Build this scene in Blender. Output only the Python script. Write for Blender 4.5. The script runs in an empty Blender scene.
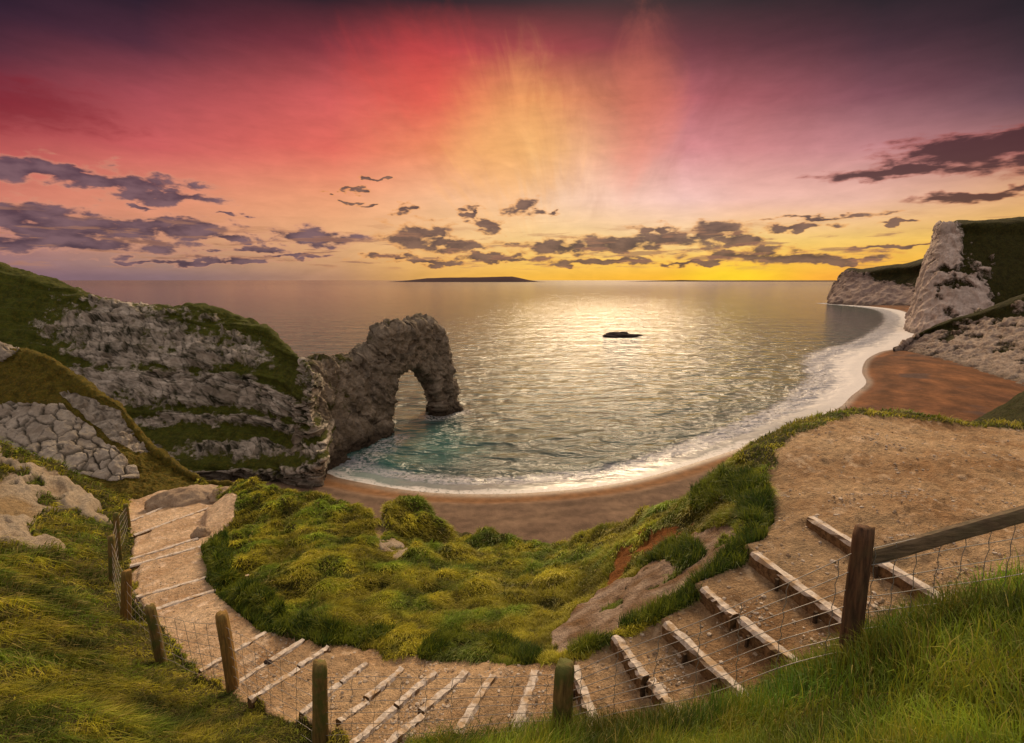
import bpy, math, random
import numpy as np
rng = np.random.default_rng(7)
random.seed(7)
C = bpy.context.scene.collection
EYE = 45.0                      # camera height above the sea
FPX, PITCH = 520.0, math.atan(91.5 / 520.0)
CP, SP = math.cos(PITCH), math.sin(PITCH)

# ------------------------------------------------------------------ helpers
def ray(px, py):
    """direction of the line of sight, forward = +Y"""
    u = (px - 512.0) / FPX; v = (371.5 - py) / FPX
    return np.array([u, CP + SP * v, -SP + CP * v])
def at(px, py, t):
    d = ray(px, py) * t; d[2] += EYE; return d
def atz(px, py, z):
    d = ray(px, py); return at(px, py, (z - EYE) / d[2])
def lin(r, g, b):
    f = lambda c: (c / 255 / 12.92) if c / 255 <= .04045 else ((c / 255 + .055) / 1.055) ** 2.4
    return (f(r), f(g), f(b))

_perm = np.random.default_rng(3).permutation(256)
_g = np.random.default_rng(4).normal(size=(256, 3)); _g /= np.linalg.norm(_g, axis=1)[:, None]
def _h(i, j, k): return _perm[(_perm[(_perm[i & 255] + j) & 255] + k) & 255]
def perlin(p):
    p = np.asarray(p, float); i = np.floor(p).astype(np.int64); f = p - i
    w = f * f * f * (f * (f * 6 - 15) + 10); out = 0
    for a in (0, 1):
        for b in (0, 1):
            for c in (0, 1):
                g = _g[_h(i[:, 0] + a, i[:, 1] + b, i[:, 2] + c)]
                d = (g * (f - (a, b, c))).sum(1)
                wt = (w[:, 0] if a else 1 - w[:, 0]) * (w[:, 1] if b else 1 - w[:, 1]) * (w[:, 2] if c else 1 - w[:, 2])
                out = out + d * wt
    return out * 1.4
def fbm(p, o=4, gain=.5):
    s, a, p = 0, 1., np.asarray(p, float)
    for k in range(o):
        s = s + a * perlin(p + 17.3 * k); a *= gain; p = p * 2.03
    return s
def ridged(p, o=4):
    s, a, p = 0, 1., np.asarray(p, float)
    for k in range(o):
        s = s + a * (1 - 2 * np.abs(perlin(p + 31.7 * k))); a *= .5; p = p * 2.1
    return s
_cr = np.random.default_rng(5).random((256, 4))
def cells(p):
    """cellular noise: F1, F2, random value of the nearest cell"""
    p = np.asarray(p, float); i = np.floor(p).astype(np.int64); f = p - i
    F1 = np.full(len(p), 9.); F2 = F1.copy(); R = F1.copy()
    for a in (-1, 0, 1):
        for b in (-1, 0, 1):
            for c in (-1, 0, 1):
                r = _cr[_h(i[:, 0] + a, i[:, 1] + b, i[:, 2] + c)]
                d = np.sqrt(((r[:, :3] + (a, b, c) - f) ** 2).sum(1))
                n = d < F1
                F2 = np.where(n, F1, np.minimum(F2, d)); R = np.where(n, r[:, 3], R); F1 = np.where(n, d, F1)
    return F1, F2, R
def facets(p, tilt=1.0):
    """angular blocks: box-shaped cells, each with its own height and a tilted flat face; also the gap to the next block"""
    p = np.asarray(p, float); i = np.floor(p).astype(np.int64); f = p - i
    F1 = np.full(len(p), 9.); F2 = F1.copy(); R = F1.copy(); O = np.zeros_like(p); Gd = np.zeros_like(p)
    for a in (-1, 0, 1):
        for b in (-1, 0, 1):
            for c in (-1, 0, 1):
                h = _h(i[:, 0] + a, i[:, 1] + b, i[:, 2] + c); r = _cr[h]
                q = f - (r[:, :3] * .9 + .05) - (a, b, c)
                d = np.abs(q).max(1) + .18 * np.abs(q).sum(1)
                n = d < F1
                F2 = np.where(n, F1, np.minimum(F2, d)); R = np.where(n, r[:, 3], R); F1 = np.where(n, d, F1)
                O[n] = q[n]; Gd[n] = _g[(h[n] * 7 + 3) & 255]
    return F2 - F1, R, (R - .5) + tilt * (O * Gd).sum(1)
def sstep(a, b, x):
    t = np.clip((x - a) / (b - a), 0, 1); return t * t * (3 - 2 * t)
def mixc(a, b, m): return np.asarray(a) * (1 - m[:, None]) + np.asarray(b) * m[:, None]

def mk(name, V, F, mat, parent=None, smooth=True, attrs=None, cols=None, mats=None, mi=None):
    """one mesh object from arrays; F is one array or a list of arrays of equal-sided faces"""
    me = bpy.data.meshes.new(name); V = np.asarray(V, np.float32)
    Fs = F if isinstance(F, list) else [F]
    Fs = [np.asarray(f, np.int32) for f in Fs if len(f)]
    me.vertices.add(len(V)); me.vertices.foreach_set('co', V.ravel())
    tot = np.concatenate([np.full(len(f), f.shape[1]) for f in Fs]); idx = np.concatenate([f.ravel() for f in Fs])
    me.loops.add(len(idx)); me.loops.foreach_set('vertex_index', idx)
    me.polygons.add(len(tot))
    me.polygons.foreach_set('loop_start', np.concatenate([[0], np.cumsum(tot)[:-1]]).astype(np.int32))
    me.polygons.foreach_set('use_smooth', np.full(len(tot), smooth))
    for k, v in (attrs or {}).items():
        me.attributes.new(k, 'FLOAT', 'POINT').data.foreach_set('value', np.asarray(v, np.float32))
    for k, v in (cols or {}).items():
        v = np.asarray(v, np.float32); a = np.ones((len(v), 4), np.float32); a[:, :3] = v
        me.attributes.new(k, 'FLOAT_COLOR', 'POINT').data.foreach_set('color', a.ravel())
    me.update(calc_edges=True); me.validate()
    me.materials.append(mat)
    o = bpy.data.objects.new(name, me); C.objects.link(o)
    if parent is not None: o.parent = parent
    return o
def tag(o, label, cat=None, kind=None, group=None):
    o['label'] = label
    if cat: o['category'] = cat
    if kind: o['kind'] = kind
    if group: o['group'] = group
    return o
def empty(name, loc):
    o = bpy.data.objects.new(name, None); o.location = loc; C.objects.link(o); return o
def grid_faces(n, m):
    i = np.arange(n - 1)[:, None] * m + np.arange(m - 1)[None]
    return np.stack([i, i + 1, i + m + 1, i + m], -1).reshape(-1, 4)
def normals(P):
    du = np.gradient(P, axis=0); dv = np.gradient(P, axis=1)
    n = np.cross(du, dv); return n / (np.linalg.norm(n, axis=-1, keepdims=True) + 1e-9)
def inpoly(x, y, poly):
    P = np.asarray(poly); r = np.zeros(x.shape, bool); j = len(P) - 1
    for i in range(len(P)):
        xi, yi, xj, yj = *P[i][:2], *P[j][:2]
        c = (yi > y) != (yj > y)
        r ^= c & (x < (xj - xi) * (y - yi) / (yj - yi + 1e-12) + xi); j = i
    return r
def segdist(x, y, L):
    """distance to a polyline"""
    best = np.full(x.shape, 1e9)
    for a, b in zip(L[:-1], L[1:]):
        ax, ay = a[:2]; dx, dy = b[0] - ax, b[1] - ay
        t = np.clip(((x - ax) * dx + (y - ay) * dy) / (dx * dx + dy * dy + 1e-12), 0, 1)
        best = np.minimum(best, np.hypot(x - ax - t * dx, y - ay - t * dy))
    return best

# ------------------------------------------------------------------ material helpers
class N:
    """small node-graph writer"""
    def __init__(s, nt): s.t = nt; nt.nodes.clear()
    def n(s, typ, **k):
        nd = s.t.nodes.new(typ)
        for a, v in k.items(): setattr(nd, a, v)
        return nd
    def set(s, sock, v):
        if hasattr(v, 'is_output') or isinstance(v, bpy.types.NodeSocket): s.t.links.new(v, sock)
        else:
            try: sock.default_value = v
            except Exception: sock.default_value = (*v, 1.0) if len(v) == 3 else v
    def m(s, op, a, b=0.0, c=0.0, clamp=False):
        nd = s.n('ShaderNodeMath', operation=op, use_clamp=clamp)
        s.set(nd.inputs[0], a); s.set(nd.inputs[1], b); s.set(nd.inputs[2], c); return nd.outputs[0]
    def mr(s, v, a, b, c=0., d=1., smooth=True):
        nd = s.n('ShaderNodeMapRange', interpolation_type='SMOOTHSTEP' if smooth else 'LINEAR', clamp=True)
        for i, q in enumerate((v, a, b, c, d)): s.set(nd.inputs[i], q)
        return nd.outputs[0]
    def mix(s, f, a, b, blend='MIX'):
        nd = s.n('ShaderNodeMix', data_type='RGBA', blend_type=blend, clamp_factor=True)
        s.set(nd.inputs[0], f)
        for i, q in ((6, a), (7, b)):
            s.set(nd.inputs[i], (*q, 1.) if isinstance(q, tuple) and len(q) == 3 else q)
        return nd.outputs[2]
    def noise(s, vec, scale, detail=4, rough=.55, dist=0.):
        nd = s.n('ShaderNodeTexNoise'); s.set(nd.inputs['Vector'], vec)
        for k, v in (('Scale', scale), ('Detail', detail), ('Roughness', rough), ('Distortion', dist)): s.set(nd.inputs[k], v)
        return nd.outputs['Fac']
    def vor(s, vec, scale, feat='DISTANCE_TO_EDGE'):
        nd = s.n('ShaderNodeTexVoronoi', feature=feat); s.set(nd.inputs['Vector'], vec); s.set(nd.inputs['Scale'], scale)
        return nd.outputs['Distance']
    def mapv(s, vec, scale=(1, 1, 1), rot=(0, 0, 0), loc=(0, 0, 0)):
        nd = s.n('ShaderNodeMapping'); s.set(nd.inputs[0], vec); nd.inputs[1].default_value = loc; nd.inputs[2].default_value = rot; nd.inputs[3].default_value = scale
        return nd.outputs[0]
    def xyz(s, x, y, z=0.):
        nd = s.n('ShaderNodeCombineXYZ'); s.set(nd.inputs[0], x); s.set(nd.inputs[1], y); s.set(nd.inputs[2], z); return nd.outputs[0]
    def attr(s, name, out='Fac'):
        return s.n('ShaderNodeAttribute', attribute_name=name).outputs[out]
    def pos(s): return s.n('ShaderNodeNewGeometry').outputs['Position']
    def obj(s): return s.n('ShaderNodeTexCoord').outputs['Object']
    def bump(s, h, strength=.5, dist=.05, nrm=None):
        nd = s.n('ShaderNodeBump'); s.set(nd.inputs['Height'], h); s.set(nd.inputs['Strength'], strength); s.set(nd.inputs['Distance'], dist)
        if nrm is not None: s.set(nd.inputs['Normal'], nrm)
        return nd.outputs[0]
    def bsdf(s, col, rough=.9, nrm=None, spec=.3, **k):
        nd = s.n('ShaderNodeBsdfPrincipled')
        s.set(nd.inputs['Base Color'], (*col, 1.) if isinstance(col, tuple) else col); s.set(nd.inputs['Roughness'], rough)
        s.set(nd.inputs['Specular IOR Level'], spec)
        for q, v in k.items(): s.set(nd.inputs[q.replace('_', ' ')], v)
        if nrm is not None: s.set(nd.inputs['Normal'], nrm)
        return nd.outputs[0]
    def out(s, sh):
        o = s.n('ShaderNodeOutputMaterial'); s.t.links.new(sh, o.inputs[0])
def mat(name):
    m = bpy.data.materials.new(name); m.use_nodes = True; return m, N(m.node_tree)

# ------------------------------------------------------------------ camera
cam = bpy.data.cameras.new('camera'); co = bpy.data.objects.new('camera', cam); C.objects.link(co)
co.location = (0, 0, EYE); co.rotation_euler = (math.pi / 2 - PITCH, 0, 0)
cam.sensor_width = 36; cam.lens = FPX / 1024 * 36; cam.clip_start = .05; cam.clip_end = 300000
sc = bpy.context.scene; sc.camera = co
sc.view_settings.view_transform = 'Standard'; sc.view_settings.look = 'None'; sc.view_settings.exposure = 0
sc.cycles.max_bounces = 6; sc.cycles.transparent_max_bounces = 6

# ------------------------------------------------------------------ sky
SUN_AZ, SUN_EL = math.radians(11), math.radians(33)
def azel(px, py):
    d = ray(px, py); d = d / np.linalg.norm(d); return math.atan2(d[0], d[1]), math.asin(d[2])
def build_sky():
    w = bpy.data.worlds.new('World'); sc.world = w; w.use_nodes = True
    n = N(w.node_tree)
    gen = n.n('ShaderNodeTexCoord').outputs['Generated']
    sep = n.n('ShaderNodeSeparateXYZ'); n.set(sep.inputs[0], gen)
    X, Y, Z = sep.outputs
    az = n.m('ARCTAN2', X, Y); el = n.m('ARCSINE', n.m('MINIMUM', n.m('MAXIMUM', Z, -1.), 1.))
    YS = [0, 50, 100, 150, 200, 240, 262, 277]
    COL = {
        0:   [(36,22,38),(66,33,48),(130,42,56),(186,84,82),(212,126,106),(176,122,116),(150,112,116),(128,98,112)],
        170: [(32,20,34),(84,40,54),(168,74,80),(206,94,92),(226,144,112),(205,146,112),(170,130,112),(134,106,110)],
        340: [(36,20,28),(130,50,58),(206,90,86),(226,106,90),(238,160,116),(228,172,122),(206,154,110),(184,136,104)],
        440: [(38,20,27),(180,64,66),(222,104,82),(238,142,96),(246,186,140),(240,190,130),(240,182,100),(226,168,82)],
        530: [(38,21,27),(165,64,66),(226,140,84),(242,184,118),(250,206,166),(248,204,134),(248,196,92),(246,184,68)],
        680: [(34,19,26),(108,48,58),(176,92,98),(218,140,142),(244,196,184),(250,210,144),(252,198,80),(252,184,46)],
        740: [(32,18,25),(94,45,54),(162,86,92),(208,134,134),(242,188,172),(250,206,122),(252,200,72),(255,192,42)],
        850: [(27,19,25),(74,42,52),(130,76,86),(196,132,134),(236,184,164),(244,198,104),(246,186,70),(248,168,60)],
        1024:[(19,16,20),(40,30,36),(88,60,70),(172,116,112),(226,172,116),(236,182,72),(240,176,64),(240,160,60)]}
    UP = [(27.2, (56, 36, 40)), (31.5, (222, 184, 136)), (40, (255, 228, 188)), (52, (206, 184, 166)), (90, (190, 178, 174))]  # unseen sky above the view, brightened to light land and sea
    cols = []
    def ramp(stops):
        nd = n.n('ShaderNodeValToRGB'); n.set(nd.inputs[0], n.m('DIVIDE', el, math.pi / 2))
        e = nd.color_ramp.elements
        stops = sorted(stops)
        for i, (p, c) in enumerate(stops):
            q = e[i] if i < 2 else e.new(p)
            q.position = p; q.color = (*c, 1.)
        return nd.outputs[0]
    for px, cs in COL.items():
        a = azel(px, 280)[0]
        st = [(max(0, azel(px, y)[1] / (math.pi / 2)), lin(*c)) for y, c in zip(YS, cs)]
        st += [(d / 90, lin(*c)) for d, c in UP]
        cols.append((a, ramp(st)))
    back = ramp([(0, (.5, .42, .38)), (.15, (.62, .53, .48)), (.5, (.66, .58, .54)), (1, lin(190, 178, 174))])  # unseen sky behind the viewer, brightened as added fill light
    a0, a1 = cols[0][0], cols[-1][0]
    cols = [(-2.6, back), (a0 - .5, cols[0][1])] + cols + [(a1 + .5, cols[-1][1]), (2.6, back)]
    sky = cols[0][1]
    for (p, _), (q, c) in zip(cols[:-1], cols[1:]):
        if c is sky: continue
        sky = n.mix(n.mr(az, p, q, smooth=False), sky, c)
    wn = n.n('ShaderNodeTexNoise'); n.set(wn.inputs['Vector'], n.xyz(n.m('MULTIPLY', az, 22.), n.m('MULTIPLY', el, 48.), 2.)); n.set(wn.inputs['Scale'], 1.); n.set(wn.inputs['Detail'], 3.); n.set(wn.inputs['Roughness'], .55)
    wsp = n.n('ShaderNodeSeparateColor'); n.set(wsp.inputs[0], wn.outputs['Color'])
    azw = n.m('ADD', az, n.m('MULTIPLY', n.m('SUBTRACT', wsp.outputs[0], .5), .13)); elw = n.m('ADD', el, n.m('MULTIPLY', n.m('SUBTRACT', wsp.outputs[1], .5), .040))
    # fan of lit high cloud above the sunset
    ca, ce = azel(560, 330)
    dx, dy = n.m('SUBTRACT', az, ca), n.m('SUBTRACT', el, ce)
    ang = n.m('ARCTAN2', dx, dy); rad = n.m('SQRT', n.m('ADD', n.m('MULTIPLY', dx, dx), n.m('MULTIPLY', dy, dy)))
    fan = n.noise(n.xyz(n.m('ADD', n.m('MULTIPLY', ang, 2.6), n.m('MULTIPLY', rad, 1.5)), n.m('MULTIPLY', rad, 5.), 3.), 1.6, 6, .6, .6)
    fine = n.noise(n.xyz(n.m('MULTIPLY', ang, 9.), n.m('MULTIPLY', rad, 6.), 7.), 1.5, 5, .6, 1.)
    fm = n.m('MULTIPLY', n.mr(n.m('ABSOLUTE', ang), 1.25, .1), n.m('MULTIPLY', n.mr(el, .07, .2), n.mr(el, .43, .30)))
    k = n.m('ADD', n.m('MULTIPLY', n.m('SUBTRACT', fan, .5), 1.05), n.m('MULTIPLY', n.m('SUBTRACT', fine, .5), .2))
    k = n.m('ADD', 1., n.m('MULTIPLY', k, fm))
    sky = n.mix(1., sky, n.xyz(n.m('POWER', k, .8), k, n.m('POWER', k, 1.1)), 'MULTIPLY')
    f1_ = n.noise(n.xyz(n.m('MULTIPLY', az, 9.), n.m('MULTIPLY', el, 30.), 5.), 2., 6, .6, .3)
    # golden plume right in the fan, red at its left
    def blob(px, py, wx, wy, warp=False):
        a, e = azel(px, py)
        return n.m('SUBTRACT', 1., n.m('SQRT', n.m('ADD', n.m('POWER', n.m('DIVIDE', n.m('SUBTRACT', azw if warp else az, a), wx / FPX), 2.), n.m('POWER', n.m('DIVIDE', n.m('SUBTRACT', elw if warp else el, e), wy / FPX), 2.))))
    sky = n.mix(n.m('MULTIPLY', n.mr(n.m('ADD', blob(505, 150, 85, 90), n.m('SUBTRACT', fine, .5)), 0., .9), .6), sky, lin(248, 178, 106))
    sky = n.mix(n.m('MULTIPLY', n.mr(n.m('ADD', blob(640, 105, 48, 85), n.m('MULTIPLY', n.m('SUBTRACT', fan, .5), 1.8)), 0., .9), .42), sky, lin(222, 112, 86))
    sky = n.mix(n.m('MULTIPLY', n.mr(n.m('ADD', blob(425, 85, 95, 55), n.m('SUBTRACT', fine, .5)), -.1, 1.), .38), sky, lin(226, 66, 58))
    sky = n.mix(n.m('MULTIPLY', n.mr(n.m('ADD', blob(20, 105, 90, 26, True), n.m('MULTIPLY', n.m('SUBTRACT', f1_, .5), 1.6)), .1, .9), .55), sky, lin(120, 22, 32))
    sky = n.mix(n.m('MULTIPLY', n.mr(blob(730, 276, 70, 16), 0., 1.), .8), sky, lin(255, 214, 40))
    sky = n.mix(1., sky, n.xyz(*[n.m('ADD', .8, n.m('MULTIPLY', f1_, .4))] * 3), 'MULTIPLY')
    # low cumulus and stratus over the sea
    cv = n.xyz(n.m('MULTIPLY', az, 9.), n.m('MULTIPLY', el, 22.), 0.)
    f1 = n.noise(cv, 2.6, 5, .55, .25)
    f2 = n.noise(n.xyz(n.m('MULTIPLY', az, 5.), n.m('MULTIPLY', el, 42.), 4.), 2.2, 6, .58, .2)
    def group(bl, f, amp, lo, hi):
        d = None
        for b in bl:
            v = blob(*b, warp=True); d = v if d is None else n.m('MAXIMUM', d, v)
        return n.mr(n.m('ADD', d, n.m('MULTIPLY', n.m('SUBTRACT', f, .5), amp)), lo, hi)
    def over(base, al, core, rim):
        c = n.mix(n.mr(al, .25, .95), rim, core)
        return n.mix(al, base, c)
    shade = n.mr(n.noise(cv, 2.6, 3, .5), .3, .7)
    left = group([(40,168,75,12),(110,180,80,11),(165,197,60,9),(20,214,70,14),(80,228,100,15),(180,230,70,11),(60,243,130,10),(150,222,50,8),(225,236,34,7),(315,238,62,11),(140,207,16,3),(230,216,22,3),(250,250,40,5),(300,256,40,4),(200,262,90,4)], f1, 1.9, .06, .62)
    sky = over(sky, n.m('MULTIPLY', left, .95), n.mix(shade, lin(70, 50, 66), lin(120, 90, 98)), lin(212, 146, 118))
    mid = group([(420,236,45,16),(450,246,50,10),(488,226,22,11),(525,208,26,9),(548,214,14,6),(560,246,70,11),(620,244,75,12),(670,240,60,11),(660,228,26,8),(715,230,30,14),(742,238,26,9),(790,257,80,8),(740,254,60,8),(800,228,45,4),(600,262,90,5),(405,209,16,6),(356,188,9,5),(374,176,12,2),(330,192,8,3),(345,203,9,3),(365,205,8,2),(500,258,70,5),(385,258,40,5),(430,262,50,4),(470,214,14,7),(690,262,50,4),(840,262,40,3),(900,246,40,3),(820,218,60,3),(900,222,24,2)], f1, 1.9, .06, .62)
    sky = over(sky, n.m('MULTIPLY', mid, .95), n.mix(shade, lin(76, 54, 56), lin(128, 94, 80)), lin(232, 152, 74))
    band = n.m('MULTIPLY', n.mr(f2, .53, .64), n.m('MULTIPLY', n.mr(el, .012, .03), n.mr(el, .12, .06)))
    sky = over(sky, n.m('MULTIPLY', band, .7), lin(122, 84, 80), lin(190, 130, 92))
    # wind-torn dark red streaks to the right
    f3 = n.noise(n.mapv(n.xyz(az, el, 9.), (7, 34, 1), (0, 0, -.22)), 2.2, 6, .6, .3)
    red = group([(960,150,70,15),(905,170,70,9),(1010,146,60,16),(985,194,50,5),(1120,150,90,16)], f3, 1.5, .05, .6)
    sky = over(sky, n.m('MULTIPLY', red, .9), lin(64, 26, 30), lin(158, 62, 44))
    # a physical sky underneath
    ns = n.n('ShaderNodeTexSky', sky_type='NISHITA', sun_disc=False); ns.sun_elevation = SUN_EL; ns.sun_rotation = SUN_AZ
    sky = n.mix(.02, sky, n.mix(1., ns.outputs[0], (.08, .08, .08), 'MULTIPLY'))
    bg = n.n('ShaderNodeBackground'); n.set(bg.inputs[0], sky); bg.inputs[1].default_value = 1.0
    o = n.n('ShaderNodeOutputWorld'); n.t.links.new(bg.outputs[0], o.inputs[0])
    w.cycles.sampling_method = 'MANUAL'; w.cycles.sample_map_resolution = 1024
build_sky()
sl = bpy.data.lights.new('sun', 'SUN'); so = bpy.data.objects.new('sun', sl); C.objects.link(so)
sl.energy = 3.5; sl.angle = math.radians(16); sl.color = (1., .74, .46)
so.rotation_euler = (math.pi / 2 - SUN_EL, 0, math.pi - SUN_AZ); so.location = (0, 0, 120)
# a sun lamp shines along its own -Z: towards the viewer from beyond the sea
from mathutils import Vector
sv = Vector((math.sin(SUN_AZ) * math.cos(SUN_EL), math.cos(SUN_AZ) * math.cos(SUN_EL), math.sin(SUN_EL)))
so.rotation_euler = sv.to_track_quat('Z', 'Y').to_euler()

# ------------------------------------------------------------------ near hillside: control points
STEPS = [  # far end, near end, level below the eye
    ((810,517),(955,605),-2.45),((755,552),(862,634),-2.65),((703,588),(800,664),-2.86),((668,622),(748,700),-3.06),
    ((614,636),(680,714),-3.26),((577,666),(596,730),-3.46),((534,670),(516,733),-3.63),((494,676),(455,734),-3.80),
    ((466,671),(385,748),-3.97),((436,673),(350,744),-4.14),((402,668),(340,722),-4.31),((367,664),(300,713),-4.48),
    ((328,647),(250,700),-4.66),((304,640),(234,685),-4.85),((266,632),(200,671),-5.05),
    ((216,590),(150,611),-5.9),((208,577),(136,597),-6.1),((210,544),(130,566),-6.75),((198,538),(130,559),-6.9),
    ((219,504),(134,535),-7.7),((168,505),(126,523),-8.1)]
STEP3 = [(atz(*a, EYE + z), atz(*b, EYE + z)) for a, b, z in STEPS]
EDGE = [(-400,520,22),(-150,470,22),(0,447,20),(40,461,20),(75,476,20),(103,494,20),(126,502,20.5),(160,491,21.5),(200,488,21.5),(235,486,18),(268,486,16.6),(300,491,16.2),
    (335,503,15.8),(358,512,15.4),(376,524,14.6),(400,507,15.4),(424,514,15.2),(438,530,14.8),(460,540,14.4),(490,534,14.2),(515,544,13.6),(560,554,12.6),(588,546,12),(602,536,11.6),
    (640,525,10.8),(664,517,10),(700,503,9),(712,482,8.4),(745,455,8.7),(790,431,9.4),(830,418,10),(850,412,10.5),(900,416,10.5),(960,426,10.2),(1024,430,10),(1200,440,10.),(1600,440,11.)]
CTRL = [  # pixel and distance along the sight line
    (1024,743,2.05),(850,743,2.4),(700,755,2.95),(560,758,3.4),(430,760,4.1),(1024,618,3.0),(900,640,3.15),(845,664,3.2),(760,716,3.3),(660,733,3.5),(560,742,3.75),(430,753,4.3),
    (320,757,5.05),(231,690,6.25),(160,657,7.5),(125,628,9.2),(112,580,11.6),(118,555,13.6),(126,522,17.2),
    (0,743,4.0),(150,743,4.75),(260,743,5.05),(0,650,6.0),(0,590,8.2),(70,600,8.2),(100,660,6.6),(60,690,5.4),(200,720,5.5),
    (0,545,12.3),(60,552,12),(0,505,16.8),(0,530,14.2),(60,500,18.2),(90,505,18.8),(95,535,15.4),(30,480,18.6),
    (270,520,14.8),(240,575,10.9),(300,595,9.0),(300,628,7.5),(300,550,12),(350,545,12.4),(400,550,12),(400,600,8.7),(400,640,6.8),(450,652,6.2),(510,660,5.55),
    (500,600,8.3),(500,562,11.2),(570,600,7.6),(560,655,5.4),(610,620,5.7),(640,592,6.2),(620,562,8.0),(690,562,6.1),(740,540,5.85),(760,500,6.8),(720,510,7.3),
    (700,570,5.7),(655,605,5.5)]
FLAT = [(850,470,-2.55),(950,500,-2.42),(1024,500,-2.4),(1024,455,-2.5),(900,435,-2.68),(1000,560,-2.36),(1100,560,-2.3),(800,482,-2.66),(990,600,-2.36)]
pts = [at(*c) for c in CTRL] + [atz(a, b, EYE + z) for a, b, z in FLAT] + [at(*e) for e in EDGE]
for (a, b), s in zip(STEP3, STEPS):
    for q in (a, .5 * (a + b), b): pts.append(q - (0, 0, .07))
pts += [np.array(q) + (0, 0, EYE) for q in [(0,0,-1.72),(0,-4,-1.2),(3,0,-1.45),(6,1,-1.75),(9,3,-2.0),(-3,0,-2.6),(-7,2,-3.6),(-12,4,-4.4),(-18,9,-5.6),(6,3.4,-2.15),(-24,14,-6.4),(8,-4,-1.),(-8,-4,-2.6),(1.2,1.4,-1.78)]]
pts = np.array(pts)
def _U(r2): return .5 * r2 * np.log(r2 + 1e-12)
_n = len(pts); _x, _y = pts[:, 0], pts[:, 1]
_K = _U((_x[:, None] - _x) ** 2 + (_y[:, None] - _y) ** 2) + 3e-3 * np.eye(_n)
_P = np.stack([np.ones(_n), _x, _y], 1)
_A = np.block([[_K, _P], [_P.T, np.zeros((3, 3))]])
_w = np.linalg.solve(_A, np.concatenate([pts[:, 2] - EYE, np.zeros(3)]))
def tps(x, y):
    sh = x.shape; x = x.ravel(); y = y.ravel(); o = np.empty(len(x))
    for i in range(0, len(x), 60000):
        a, b = x[i:i + 60000], y[i:i + 60000]
        o[i:i + 60000] = _U((a[:, None] - _x) ** 2 + (b[:, None] - _y) ** 2) @ _w[:_n] + _w[_n] + _w[_n + 1] * a + _w[_n + 2] * b
    return o.reshape(sh)
_e = np.array([at(*e) for e in EDGE]); _ea = np.arctan2(_e[:, 0], _e[:, 1]); _er = np.hypot(_e[:, 0], _e[:, 1])
_so = np.argsort(_ea); _ea, _er = _ea[_so], _er[_so]
def edge_r(az): return np.interp(az, _ea, _er)
def base_height(x, y):
    """the smooth hillside, relative to the eye; past its brow it falls away to the beach"""
    az, r = np.arctan2(x, y), np.hypot(x, y)
    re = edge_r(az); q = np.minimum(r, re)
    h = tps(np.sin(az) * q, np.cos(az) * q)
    d = np.maximum(r - re, 0)
    return np.maximum(h - .82 * d * d / (d + .7), -50.)
def surf(px, py):
    """where a line of sight first meets the hillside"""
    d = ray(px, py); t = np.linspace(1.2, 30, 1500)
    h = base_height(d[0] * t, d[1] * t); k = np.argmax(d[2] * t < h)
    if k == 0: k = len(t) - 1
    return d * t[k]
def world_poly(P): return [surf(*p)[:2] for p in P]

# ------------------------------------------------------------------ near hillside: mesh
NR, NA = 800, 1000
rr = np.exp(np.linspace(math.log(.5), math.log(120), NR)); aa = np.radians(np.linspace(-72, 72, NA))
R, A = np.meshgrid(rr, aa, indexing='ij')
GX, GY = R * np.sin(A), R * np.cos(A)
H = base_height(GX, GY)
fx, fy = GX.ravel(), GY.ravel()
p3 = np.stack([fx, fy, np.zeros_like(fx)], 1)
wx = fx + .10 * fbm(p3 * 2.3, 3); wy = fy + .10 * fbm(p3 * 2.3 + 50, 3)
DIRT = world_poly([(1100,436),(1024,434),(960,430),(900,420),(850,417),(815,430),(780,450),(764,480),(768,512),(757,540),(738,560),(702,588),(666,620),(640,632),(612,640),(590,662),(562,668),
    (530,664),(505,668),(490,662),(470,660),(450,664),(425,655),(390,660),(350,642),(310,632),(276,626),(262,612),(240,604),(216,588),(212,560),(209,542),(222,530),(234,515),(238,494),(200,490),(150,493),(128,505)]) \
    + [q[1][:2] * 1.0 for q in STEP3[::-1]] + [at(900,617,3.9)[:2], at(960,610,3.95)[:2], at(1100,600,4.0)[:2]]
BARE = world_poly([(552,638),(572,612),(590,592),(612,582),(636,580),(656,560),(680,538),(730,534),(748,550),(722,572),(692,592),(662,610),(642,621),(604,640),(565,660),(548,656)])
RUST = world_poly([(606,590),(612,560),(630,545),(655,535),(690,520),(700,530),(660,555),(640,572)])
CHALK = world_poly([(0,459),(30,467),(70,486),(103,506),(112,535),(108,556),(70,560),(40,553),(0,551)])
CHALK = [(-40., 40.)] + [tuple(c) for c in CHALK] + [(-30., 8.)]
GULLY = world_poly([(362,512),(374,515),(386,533),(404,545),(412,556),(396,560),(382,552),(374,535)])
dirt = inpoly(wx, wy, DIRT); bare = inpoly(wx, wy, BARE) & (fbm(p3 * 1.9 + 8, 4) > -.42); rust = inpoly(wx, wy, RUST); gully = inpoly(wx, wy, GULLY) & (fbm(p3 * 2. + 3, 3) > -.35)
chalk = inpoly(fx + .35 * fbm(p3 * .9, 3), fy + .35 * fbm(p3 * .9 + 9, 3), CHALK) & (fbm(p3 * .55 + 4, 4) > -.40) & ~inpoly(wx, wy, world_poly([(28,532),(46,514),(75,512),(118,528),(120,565),(80,566),(62,549),(36,546)]))
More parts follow.
